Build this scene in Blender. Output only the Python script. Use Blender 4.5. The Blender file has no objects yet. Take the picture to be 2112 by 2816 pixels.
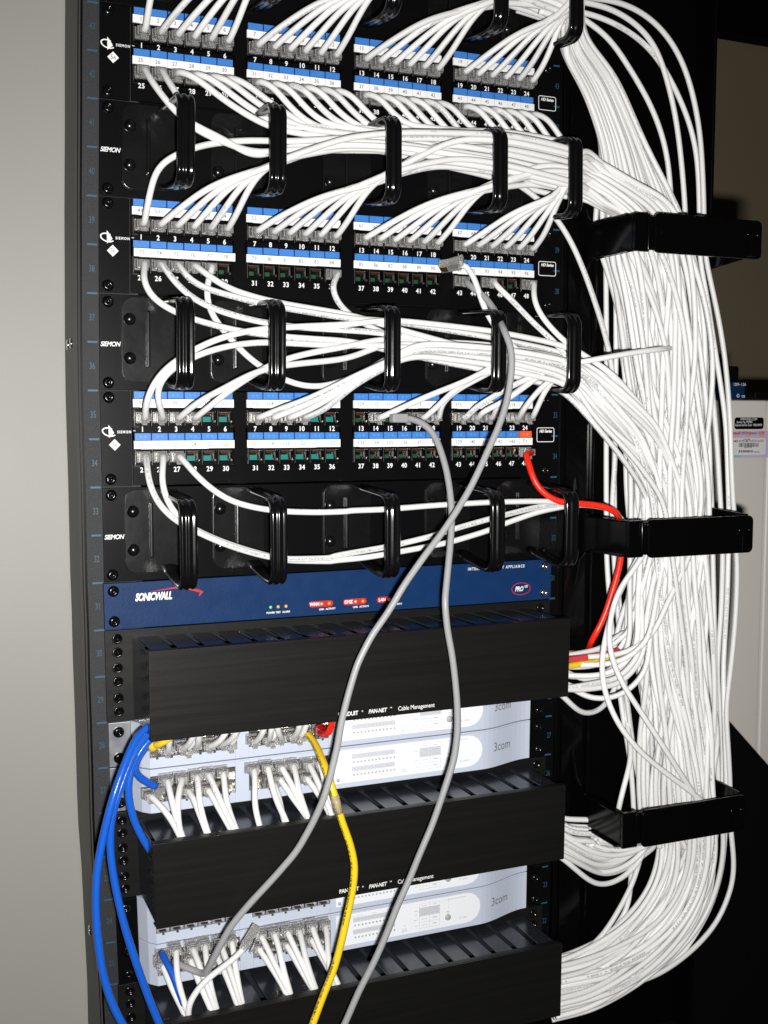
import bpy, math, random
import numpy as np
from mathutils import Vector, Matrix, Euler

random.seed(7); np.random.seed(7)
S = bpy.context.scene
C = bpy.data.collections.new('place'); S.collection.children.link(C)

# ------------------------------------------------------------------ camera, light, exposure
CAM = (-0.42011, -1.095132, 0.603717); ROT = (1.48500159, -0.00188259, -0.40057504); FPX = 3163.107
cd = bpy.data.cameras.new('camera'); cam = bpy.data.objects.new('camera', cd); C.objects.link(cam)
cam.location = CAM; cam.rotation_mode = 'XYZ'; cam.rotation_euler = ROT
cd.sensor_fit = 'VERTICAL'; cd.sensor_height = 36; cd.lens = FPX / 2816 * 36
cd.clip_start = 0.02; cd.clip_end = 60
S.camera = cam
S.render.resolution_x, S.render.resolution_y = 768, 1024
wd = bpy.data.worlds.new('World'); S.world = wd; wd.use_nodes = True
bg = wd.node_tree.nodes['Background']; bg.inputs[0].default_value = (0.9, 0.95, 1.0, 1); bg.inputs[1].default_value = 0.006
Rz = Matrix.Rotation(ROT[2], 3, 'Z') @ Matrix.Rotation(ROT[1], 3, 'Y') @ Matrix.Rotation(ROT[0], 3, 'X')
CV = Vector(CAM)
ld = bpy.data.lights.new('camera_flash', 'AREA'); ld.shape = 'RECTANGLE'; ld.size = 0.028; ld.size_y = 0.016
ld.energy = 15.8; ld.color = (1.0, 0.985, 0.96); ld.spread = math.radians(150)
lo = bpy.data.objects.new('camera_flash', ld); C.objects.link(lo)
lo.location = CV + Rz @ Vector((0.030, -0.040, 0.0)); lo.rotation_euler = ROT
S.view_settings.view_transform = 'Standard'; S.view_settings.look = 'None'
S.view_settings.exposure = 0; S.view_settings.gamma = 1; S.view_settings.use_curve_mapping = False
S.render.engine = 'CYCLES'
S.cycles.max_bounces = 8; S.cycles.diffuse_bounces = 2; S.cycles.transmission_bounces = 8; S.cycles.transparent_max_bounces = 8

# ------------------------------------------------------------------ where things are
U = 0.04445
def at(px, py, Y):
    """the point at depth Y seen at pixel (px,py) of the 2112x2816 photograph"""
    d = Rz @ Vector(((px - 1056) / FPX, -(py - 1408) / FPX, -1)); t = (Y - CV.y) / d.y
    return CV + d * t
_n = np.arange(22, 47); _z = (_n - 22) * U
_dz = np.array([5, 3, 1.2, 0, -1, -2, -2.4, -2.7, -2.4, -2, -1.2, -.5, .3, 1, 1.9, 2.3, 2.5, 2.5, 2.0, 1.5, .5, -1.4, -3.3, -5.5, -8.]) / 1000
_dl = np.array([6, 4.9, 3.8, 2.7, .5, -.2, -.3, -.7, -1.4, -1.4, -2.1, -2.1, -2.1, -2.5, -2.8, -2.4, -1.7, -.9, -.2, .9, 2, 2.8, 3.9, 5, 6]) / 1000
_dr = np.array([-3.5, -2.8, -2.4, -2, -1.5, -.9, -.5, .2, 1, 1.5, 1.6, 1.7, 1.7, 2, 1.5, 1.4, 1.3, 1.2, .3, -.5, -1.2, -1.8, -2.3, -3, -4]) / 1000
def M(x, y, z):
    """as-built rack: posts are slightly bowed"""
    l = float(np.interp(z, _z, _dl)); r = float(np.interp(z, _z, _dr)); t = (x + .2465) / .493
    return Vector((x + l * (1 - t) + r * t, y, z + float(np.interp(z, _z, _dz))))

# ------------------------------------------------------------------ materials
def mat(name, col, rough=.5, metal=0., spec=.5, coat=0., trans=0., emis=None, noise=None, bump=None, ior=1.5):
    m = bpy.data.materials.new(name); m.use_nodes = True; nt = m.node_tree; b = nt.nodes['Principled BSDF']
    b.inputs['Base Color'].default_value = (*col, 1); b.inputs['Roughness'].default_value = rough
    b.inputs['Metallic'].default_value = metal; b.inputs['Specular IOR Level'].default_value = spec
    b.inputs['Coat Weight'].default_value = coat; b.inputs['Transmission Weight'].default_value = trans
    b.inputs['IOR'].default_value = ior
    if emis: b.inputs['Emission Color'].default_value = (*emis[0], 1); b.inputs['Emission Strength'].default_value = emis[1]
    tc = nt.nodes.new('ShaderNodeTexCoord')
    if noise:
        sc, amt, st = noise; mp = nt.nodes.new('ShaderNodeMapping'); mp.inputs['Scale'].default_value = st
        nz = nt.nodes.new('ShaderNodeTexNoise'); nz.inputs['Scale'].default_value = sc; nz.inputs['Detail'].default_value = 5
        nt.links.new(tc.outputs['Object'], mp.inputs[0]); nt.links.new(mp.outputs[0], nz.inputs['Vector'])
        mx = nt.nodes.new('ShaderNodeMix'); mx.data_type = 'RGBA'
        mx.inputs['A'].default_value = (*[c * (1 - amt) for c in col], 1); mx.inputs['B'].default_value = (*[min(1, c * (1 + amt)) for c in col], 1)
        nt.links.new(nz.outputs['Fac'], mx.inputs['Factor']); nt.links.new(mx.outputs['Result'], b.inputs['Base Color'])
        rr = nt.nodes.new('ShaderNodeMapRange'); rr.inputs['To Min'].default_value = rough * .8; rr.inputs['To Max'].default_value = min(1, rough * 1.25)
        nt.links.new(nz.outputs['Fac'], rr.inputs['Value']); nt.links.new(rr.outputs[0], b.inputs['Roughness'])
    if bump:
        nz2 = nt.nodes.new('ShaderNodeTexNoise'); nz2.inputs['Scale'].default_value = bump[0]; nz2.inputs['Detail'].default_value = 4
        nt.links.new(tc.outputs['Object'], nz2.inputs['Vector'])
        bp = nt.nodes.new('ShaderNodeBump'); bp.inputs['Strength'].default_value = bump[1]; bp.inputs['Distance'].default_value = .001
        nt.links.new(nz2.outputs['Fac'], bp.inputs['Height']); nt.links.new(bp.outputs[0], b.inputs['Normal'])
    return m
def cable_mat(name, col, ink, rough=.42, density=.44):
    m = bpy.data.materials.new(name); m.use_nodes = True; nt = m.node_tree; b = nt.nodes['Principled BSDF']; N = nt.nodes.new
    uv = N('ShaderNodeUVMap'); uv.uv_map = 'UVMap'; sp = N('ShaderNodeSeparateXYZ'); nt.links.new(uv.outputs[0], sp.inputs[0])
    def math_(op, a, bv=None):
        n = N('ShaderNodeMath'); n.operation = op
        for i, v in enumerate((a, bv)):
            if v is None: continue
            if isinstance(v, (int, float)): n.inputs[i].default_value = v
            else: nt.links.new(v, n.inputs[i])
        return n.outputs[0]
    u, v = sp.outputs[0], sp.outputs[1]
    d = math_('ABSOLUTE', math_('SUBTRACT', v, .5)); band = math_('LESS_THAN', d, .062)
    cu = math_('FLOOR', math_('MULTIPLY', u, 1 / .00062)); cvv = math_('FLOOR', math_('MULTIPLY', v, 1 / .03))
    cb = N('ShaderNodeCombineXYZ'); nt.links.new(cu, cb.inputs[0]); nt.links.new(cvv, cb.inputs[1])
    wn = N('ShaderNodeTexWhiteNoise'); wn.noise_dimensions = '3D'; nt.links.new(cb.outputs[0], wn.inputs['Vector'])
    g1 = math_('GREATER_THAN', wn.outputs['Value'], .42)
    word = math_('FLOOR', math_('MULTIPLY', u, 1 / .0017)); wn2 = N('ShaderNodeTexWhiteNoise'); wn2.noise_dimensions = '1D'; nt.links.new(word, wn2.inputs['W'])
    g2 = math_('GREATER_THAN', wn2.outputs['Value'], .16)
    seg = N('ShaderNodeTexNoise'); seg.noise_dimensions = '1D'; seg.inputs['Scale'].default_value = 9; nt.links.new(u, seg.inputs['W'])
    g3 = math_('GREATER_THAN', seg.outputs['Fac'], 1 - density)
    k = math_('MULTIPLY', math_('MULTIPLY', band, g1), math_('MULTIPLY', g2, g3))
    oi = N('ShaderNodeObjectInfo'); mr = N('ShaderNodeMapRange'); mr.inputs['To Min'].default_value = .86; mr.inputs['To Max'].default_value = 1.02
    nt.links.new(oi.outputs['Random'], mr.inputs['Value'])
    vm = N('ShaderNodeVectorMath'); vm.operation = 'SCALE'; vm.inputs[0].default_value = col; nt.links.new(mr.outputs[0], vm.inputs['Scale'])
    mx = N('ShaderNodeMix'); mx.data_type = 'RGBA'; nt.links.new(k, mx.inputs['Factor']); nt.links.new(vm.outputs[0], mx.inputs['A'])
    mx.inputs['B'].default_value = (*ink, 1); nt.links.new(mx.outputs['Result'], b.inputs['Base Color'])
    b.inputs['Roughness'].default_value = rough; b.inputs['Specular IOR Level'].default_value = .35
    nz = N('ShaderNodeTexNoise'); nz.inputs['Scale'].default_value = 300; tc = N('ShaderNodeTexCoord'); nt.links.new(tc.outputs['Object'], nz.inputs['Vector'])
    bp = N('ShaderNodeBump'); bp.inputs['Strength'].default_value = .25; bp.inputs['Distance'].default_value = .0006
    nt.links.new(nz.outputs['Fac'], bp.inputs['Height']); nt.links.new(bp.outputs[0], b.inputs['Normal'])
    return m
K = {
 'gloss': mat('black_gloss_plastic', (.004, .004, .0045), .22, spec=.6, bump=(90, .12), noise=(30, .2, (1, 1, 1))),
 'gate': mat('black_gate_plastic', (.0016, .0016, .0018), .16, spec=.22, bump=(40, .05)),
 'ring': mat('black_ring_plastic', (.0035, .0035, .004), .15, spec=.4, bump=(60, .1)),
 'panel': mat('black_panel_paint', (.0025, .0025, .003), .30, spec=.13, bump=(1500, .1)),
 'duct': mat('black_matt_duct_plastic', (.0056, .0054, .0052), .40, spec=.30, noise=(6, .07, (1, 1, 40)), bump=(900, .08)),
 'ductin': mat('dark_duct_fingers', (.016, .018, .023), .22, spec=.6),
 'rail': mat('grey_textured_rail_paint', (.022, .023, .026), .5, spec=.3, noise=(900, .5, (1, 1, 1)), bump=(1400, .5)),
 'web': mat('olive_grey_post_paint', (.050, .046, .040), .5, noise=(4, .1, (1, 1, 1))),
 'black': mat('black_metal', (.0012, .0012, .0015), .35, spec=.12),
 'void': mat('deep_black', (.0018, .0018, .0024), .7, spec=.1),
 'blue': mat('printed_rail_blue', (.016, .068, .104), .5),
 'navy': mat('navy_faceplate_paint', (.004, .025, .090), .42, spec=.2, noise=(60, .12, (1, 1, 1)), bump=(500, .12)),
 'tab': mat('blue_icon_tab', (.042, .19, .56), .38, noise=(200, .1, (1, 1, 1))),
 'tabmark': mat('pale_blue_icon', (.12, .36, .85), .4),
 'orange': mat('orange_icon_tab', (.95, .10, .01), .4),
 'paper': mat('white_label_paper', (.80, .80, .80), .6, noise=(40, .03, (1, 1, 1))),
 'ink': mat('grey_ink', (.16, .16, .17), .6),
 'inkd': mat('dark_ink', (.07, .07, .08), .6),
 'white': mat('white_print', (.80, .80, .80), .5),
 'screw': mat('black_oxide_screw', (.03, .03, .032), .16, metal=.9),
 'nickel': mat('nickel_screw', (.75, .75, .74), .18, metal=1),
 'plate': mat('zinc_plate', (.45, .46, .47), .3, metal=.8, noise=(80, .3, (1, 1, 1))),
 'clear': mat('clear_polycarbonate', (.86, .85, .83), .07, trans=.80, ior=1.45),
 'gold': mat('gold_contacts', (.75, .48, .16), .25, metal=1),
 'teal': mat('teal_jack_insert', (.006, .17, .145), .35),
 'green': mat('green_jack_insert', (.008, .06, .025), .35),
 'copper': mat('copper_contacts', (.10, .04, .022), .35, metal=.6),
 'bezel': mat('pale_blue_grey_bezel', (.49, .535, .64), .38, noise=(5, .03, (1, 1, 1)), bump=(800, .04)),
 'face': mat('white_legend_sticker', (.78, .80, .84), .45),
 'greyp': mat('grey_print', (.38, .38, .39), .5),
 'pale': mat('pale_print', (.55, .56, .60), .5),
 'jackmetal': mat('shielded_jack_metal', (.55, .52, .47), .2, metal=.9, noise=(300, .5, (1, 1, 1))),
 'red': mat('red_pill_print', (.55, .015, .012), .4),
 'redrub': mat('red_rubber_boot', (.60, .012, .012), .35),
 'yelrub': mat('yellow_rubber_boot', (.80, .50, .02), .35),
 'ledg': mat('green_led', (.15, .55, .25), .2, emis=((.2, .8, .35), .12)),
 'leda': mat('amber_led', (.75, .38, .02), .2, emis=((.9, .5, .05), .12)),
 'wall': mat('olive_wall_paint', (.33, .265, .165), .8, noise=(3, .06, (1, 1, 1)), bump=(60, .15)),
 'grey': mat('light_grey_cabinet_paint', (.285, .276, .25), .5, noise=(1.2, .05, (1, 1, 1)), bump=(700, .08)),
 'case': mat('beige_computer_paint', (.74, .71, .65), .5, noise=(3, .04, (1, 1, 1)), bump=(600, .06)),
 'pink': mat('pink_hologram_print', (.85, .38, .42), .5),
 'lilac': mat('lilac_hologram_print', (.62, .52, .72), .5),
 'aqua': mat('aqua_hologram_print', (.25, .66, .58), .5),
 'cw': cable_mat('white_cable_jacket', (.77, .77, .765), (.46, .45, .46)),
 'cwp': cable_mat('printed_white_cable_jacket', (.77, .77, .765), (.30, .33, .34), .42, .62),
 'cg': cable_mat('grey_cable_jacket', (.30, .305, .31), (.10, .10, .10), .35, .45),
 'cy': cable_mat('yellow_cable_jacket', (.88, .60, .02), (.10, .07, .01), .35, .55),
 'cb': cable_mat('blue_cable_jacket', (.010, .095, .50), (.01, .08, .42), .22, .0),
 'cr': cable_mat('red_cable_jacket', (.85, .022, .008), (.7, .02, .01), .3, .0),
 'cp': cable_mat('pink_red_cable_jacket', (.70, .05, .06), (.7, .04, .05), .3, .0),
}

# ------------------------------------------------------------------ mesh helpers
class MB:
    def __init__(s): s.v = []; s.f = []; s.mi = []; s.sm = []; s.cur = 0
    def add(s, vs, fs, smooth=False):
        o = len(s.v); s.v += [tuple(p) for p in vs]; s.f += [tuple(i + o for i in f) for f in fs]
        s.mi += [s.cur] * len(fs); s.sm += [smooth] * len(fs); return s
    def box(s, x0, x1, y0, y1, z0, z1):
        return s.add([(x0, y0, z0), (x1, y0, z0), (x1, y1, z0), (x0, y1, z0), (x0, y0, z1), (x1, y0, z1), (x1, y1, z1), (x0, y1, z1)],
            [(3, 2, 1, 0), (4, 5, 6, 7), (0, 1, 5, 4), (1, 2, 6, 5), (2, 3, 7, 6), (3, 0, 4, 7)])
    def quad(s, x0, x1, z0, z1, y): return s.add([(x0, y, z0), (x1, y, z0), (x1, y, z1), (x0, y, z1)], [(0, 1, 2, 3)])
    def prism(s, pts, a0, a1, ax='y', smooth=False):
        n = len(pts); f = {'y': lambda p, a: (p[0], a, p[1]), 'x': lambda p, a: (a, p[0], p[1]), 'z': lambda p, a: (p[0], p[1], a)}[ax]
        vs = [f(p, a0) for p in pts] + [f(p, a1) for p in pts]
        return s.add(vs, [tuple(range(n)), tuple(range(2 * n - 1, n - 1, -1))] + [(i, i + n, (i + 1) % n + n, (i + 1) % n) for i in range(n)])
    def lathe(s, prof, c, ax='y', n=20, sgn=-1):
        """prof: (radius, height) ; height goes along sgn*axis"""
        vs = []; fs = []
        for r, h in prof:
            for k in range(n):
                a = 2 * math.pi * k / n; p = (r * math.cos(a), r * math.sin(a))
                vs.append((c[0] + p[0], c[1] + sgn * h, c[2] + p[1]) if ax == 'y' else (c[0] + sgn * h, c[1] + p[0], c[2] + p[1]) if ax == 'x' else (c[0] + p[0], c[1] + p[1], c[2] + sgn * h))
        for i in range(len(prof) - 1):
            for k in range(n): a = i * n + k; b = i * n + (k + 1) % n; fs.append((a, b, b + n, a + n))
        fs.append(tuple(range(n))); fs.append(tuple(range((len(prof) - 1) * n, len(prof) * n)))
        return s.add(vs, fs, True)
    def ring(s, c, r, w, y, n=40, ex=1., ez=1., rot=0., a0=0., a1=2 * math.pi):
        vs = []; fs = []
        for k in range(n + 1):
            a = a0 + (a1 - a0) * k / n
            for q in (r, r + w):
                x, z = q * ex * math.cos(a), (r * ez + (q - r)) * math.sin(a)
                vs.append((c[0] + x * math.cos(rot) - z * math.sin(rot), y, c[1] + x * math.sin(rot) + z * math.cos(rot)))
        for k in range(n): fs.append((2 * k, 2 * k + 1, 2 * k + 3, 2 * k + 2))
        return s.add(vs, fs)
    def sweep(s, path, prof, frames):
        n = len(prof); vs = []; fs = []
        for P, (e1, e2) in zip(path, frames):
            for a, b in prof: vs.append(P + e1 * a + e2 * b)
        for i in range(len(path) - 1):
            for k in range(n): a = i * n + k; b = i * n + (k + 1) % n; fs.append((a, b, b + n, a + n))
        fs.append(tuple(range(n))); fs.append(tuple(reversed(range(len(vs) - n, len(vs)))))
        return s.add(vs, fs, True)
    def xf(s, f): s.v = [tuple(f(*p)) for p in s.v]; return s
    def mesh(s, name, ms):
        me = bpy.data.meshes.new(name); me.from_pydata(s.v, [], s.f)
        for m in (ms if isinstance(ms, (list, tuple)) else [ms]): me.materials.append(K[m] if isinstance(m, str) else m)
        me.polygons.foreach_set('material_index', s.mi); me.polygons.foreach_set('use_smooth', s.sm)
        import bmesh
        bm = bmesh.new(); bm.from_mesh(me); bmesh.ops.recalc_face_normals(bm, faces=bm.faces); bm.to_mesh(me); bm.free()
        me.update(); return me
def rrect(x0, x1, z0, z1, r, n=5):
    pts = []
    for cx, cz, a0 in ((x1 - r, z1 - r, 0), (x0 + r, z1 - r, 90), (x0 + r, z0 + r, 180), (x1 - r, z0 + r, 270)):
        for k in range(n + 1): a = math.radians(a0 + 90 * k / n); pts.append((cx + r * math.cos(a), cz + r * math.sin(a)))
    return pts
def link(name, me, parent=None, loc=None, bevel=0):
    o = bpy.data.objects.new(name, me); C.objects.link(o)
    if parent: o.parent = parent
    if loc is not None: o.location = loc
    if bevel:
        b = o.modifiers.new('bevel', 'BEVEL'); b.width = bevel; b.segments = 3; b.limit_method = 'ANGLE'; b.angle_limit = math.radians(50)
        b.harden_normals = False
    return o
def part(name, mb, m, parent=None, bevel=0, loc=None): return link(name, mb.mesh(name, m), parent, loc, bevel)
def tag(o, label, cat=None, group=None, kind=None):
    o['label'] = label
    if cat: o['category'] = cat
    if group: o['group'] = group
    if kind: o['kind'] = kind
    return o
def empty(name, label, cat, loc=(0, 0, 0), group=None):
    o = bpy.data.objects.new(name, None); C.objects.link(o); o.location = loc; o.empty_display_size = .02
    return tag(o, label, cat, group)
_tc = {}
def glyphs(txt, size, bold=0., shear=0., sp=1.):
    key = (txt, bold, shear, sp)
    if key not in _tc:
        cu = bpy.data.curves.new('t', 'FONT'); cu.body = txt; cu.size = 1; cu.offset = bold; cu.shear = shear; cu.space_character = sp
        cu.align_x = 'CENTER'; cu.align_y = 'CENTER'; cu.resolution_u = 3
        ob = bpy.data.objects.new('t', cu); S.collection.objects.link(ob)
        me = ob.to_mesh(); vs = [tuple(v.co) for v in me.vertices]; fs = [tuple(p.vertices) for p in me.polygons]
        ob.to_mesh_clear(); bpy.data.objects.remove(ob); bpy.data.curves.remove(cu); _tc[key] = (vs, fs)
    vs, fs = _tc[key]; return [(v[0] * size, v[1] * size) for v in vs], fs
def text(mb, txt, x, z, y, size, bold=0., shear=0., sp=1., sx=1.):
    vs, fs = glyphs(txt, size, bold, shear, sp)
    mb.add([(x + v[0] * sx, y, z + v[1]) for v in vs], fs); return mb

# shared meshes
def screw_mesh(name, m, r=.0052):
    b = MB(); b.lathe([(r * 1.05, 0), (r, .0012), (r * .8, .0026), (r * .42, .0033), (r * .34, .0022), (.0003, .002)], (0, 0, 0))
    for k in range(4):
        a = math.pi / 4 + k * math.pi / 2; dx, dz = math.cos(a) * r * .42, math.sin(a) * r * .42
        b.box(dx - r * .12, dx + r * .12, -.0036, -.0022, dz - r * .12, dz + r * .12)
    return b.mesh(name, m)
SCR = screw_mesh('screw', 'screw'); SCRN = screw_mesh('screw', 'nickel', .0045)
def screws(parent, pts, me=None):
    for p in pts:
        o = link('screw', me or SCR, parent, M(*p)); o.rotation_euler = (0, random.uniform(0, 1.5), 0)
def plug_mesh(name, shell='clear'):
    b = MB()
    b.box(-.0058, .0058, -.0125, .004, -.0036, .0036); b.box(-.0046, .0046, -.0165, -.0125, -.0032, .0032)
    b.box(-.0066, .0066, -.004, .002, -.0052, .0052)
    b.add([(-.0028, -.0125, -.0036), (.0028, -.0125, -.0036), (.0028, .002, -.0036), (-.0028, .002, -.0036), (-.0024, -.014, -.0072), (.0024, -.014, -.0072), (.0024, -.012, -.0062), (-.0024, -.012, -.0062)],
          [(0, 1, 5, 4), (1, 2, 6, 5), (2, 3, 7, 6), (3, 0, 4, 7), (4, 5, 6, 7), (3, 2, 1, 0)])
    b.cur = 1
    b.box(-.0040, .0040, -.011, -.0095, .0037, .0043); b.box(-.0036, .0036, -.0145, -.0135, .0033, .0038)
    me = b.mesh(name, [shell, 'jackmetal']); return me
PLUG = plug_mesh('plug')
def loose_plug_mesh():
    b = MB(); b.box(-.0058, .0058, -.001, .020, -.004, .004); b.box(-.0048, .0048, -.005, -.001, -.0034, .0034)
    b.add([(-.003, .0195, -.004), (.003, .0195, -.004), (.003, -.004, -.0078), (-.003, -.004, -.0078), (-.003, .0195, -.0046), (.003, .0195, -.0046), (.003, -.004, -.0086), (-.003, -.004, -.0086)],
          [(0, 1, 2, 3), (7, 6, 5, 4), (0, 4, 5, 1), (1, 5, 6, 2), (2, 6, 7, 3), (3, 7, 4, 0)])
    b.cur = 1
    for k in range(8): b.box(-.0041 + k * .00108, -.0041 + k * .00108 + .0006, .012, .0195, .0041, .0045)
    b.cur = 2; b.box(-.0042, .0042, .001, .010, -.001, .0012)
    return b.mesh('plug', ['clear', 'gold', 'copper'])
LPLUG = loose_plug_mesh()
def jack_mesh(ins):
    b = MB(); b.cur = 0                                     # recessed socket: walls, floor, contacts, insert
    b.box(-.0075, -.0064, -.0025, .004, -.0078, .0078); b.box(.0064, .0075, -.0025, .004, -.0078, .0078)
    b.box(-.0064, .0064, -.0012, .004, .0052, .0078); b.box(-.0064, .0064, -.0012, .004, -.0078, -.0056)
    b.cur = 1
    for k in range(8): b.box(-.0044 + k * .00116, -.0044 + k * .00116 + .0006, -.0002, .0010, .0022, .0046)
    b.cur = 2
    if ins == 'green': b.box(-.0050, -.0002, .0006, .003, -.0046, -.0008)
    elif ins == 'teal': b.box(-.0055, .0022, .0002, .003, -.0044, .0006)
    b.cur = 3; b.box(-.0078, -.0074, -.0032, -.0024, -.0078, .0072); b.box(.0036, .0046, -.001, .002, -.003, .0035); b.box(.0052, .0062, -.0014, .001, -.0048, -.0030); b.box(-.0055, .0055, .001, .002, .0046, .0052)
    return b.mesh('jack', ['black', 'copper', ins, 'jackmetal'])
JT, JG, JD = jack_mesh('teal'), jack_mesh('green'), jack_mesh('black')

# ------------------------------------------------------------------ rack posts and surroundings
def post(side):
    nm = 'left' if side < 0 else 'right'
    r = empty('rack_post', 'black %s upright of the rack with blue unit marks and numbers' % ('left' if side < 0 else 'right'), 'rack post', group=None)
    x0, x1 = (-.2565, -.205) if side < 0 else (.205, .2545)
    b = MB(); zs = np.arange(-.09, 1.16, U / 2)
    for i in range(len(zs) - 1): b.box(x0, x1, .0022, .0045, zs[i], zs[i + 1])
    part('front_flange', b.xf(M), 'rail' if side < 0 else 'panel', r)
    b = MB()
    if side < 0:
        for i in range(len(zs) - 1): b.box(-.2586, -.2566, -.0010, .010, zs[i], zs[i + 1]); b.box(-.2578, -.2566, .010, .016, zs[i], zs[i + 1]); b.box(-.2586, -.2566, .016, .029, zs[i], zs[i + 1])
        part('flange_lip', b.xf(M), 'black', r)
    b = MB()
    for i in range(len(zs) - 1): b.box(*((-.2586, -.2566) if side < 0 else (.2545, .262)), .0295 if side < 0 else .012, .100 if side < 0 else .1, zs[i], zs[i + 1])
    part('side_web', b.xf(M), 'web' if side < 0 else 'black', r)
    b = MB(); xa = (-.2518, -.2425) if side < 0 else (.2425, .2505)
    for n in range(21, 47):
        z = (n - 22) * U; b.quad(xa[0], xa[1], z - .0009, z + .0009, .0015)
        text(b, str(n), (-.2475 if side < 0 else .2475), z + U / 2, .0015, .0088, 0, 0, 1, .62)
    part('unit_marks', b.xf(M), 'blue', r)
    if side < 0:
        for z, y in ((.668, .058), (.668, .080), (.078, .060)):
            q = MB(); q.lathe([(.0052, 0), (.005, .001), (.003, .0016), (.001, .001)], (0, 0, 0), 'x'); part('bolt', q, 'nickel', r, loc=M(-.2586, y, z))
    b = MB()
    for n in range(22, 31):
        for k in (.17, .5, .83):
            z = (n - 22 + k) * U; b.lathe([(.0034, 0), (.0030, .0003), (.0022, .0003)], (side * .2325, .0018, z), n=12)
    part('cage_nuts', b.xf(M), 'screw', r)
post(-1); post(1)

b = MB(); b.box(-1.6, -.246, .108, .60, -1.2, 2.4)
g = part('grey_cabinet', b, 'grey'); tag(g, 'plain light grey cabinet side filling the left edge behind the rack', 'cabinet')
b = MB(); b.box(-1, 5, 1.6, 1.65, -1.2, 3.0)
w = part('room_wall', b, 'wall'); tag(w, 'dim olive beige wall far behind the cables at right', 'wall')
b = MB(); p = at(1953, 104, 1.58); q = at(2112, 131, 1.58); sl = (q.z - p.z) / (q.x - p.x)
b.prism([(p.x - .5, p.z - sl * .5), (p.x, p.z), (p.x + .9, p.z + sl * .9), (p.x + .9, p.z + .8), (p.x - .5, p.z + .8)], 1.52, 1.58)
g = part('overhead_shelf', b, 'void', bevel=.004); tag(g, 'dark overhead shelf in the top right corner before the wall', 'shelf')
b = MB(); b.box(-3, 6, -3, 6, -1.25, -1.2); f = part('floor', b, 'void'); f['kind'] = 'structure'

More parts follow.
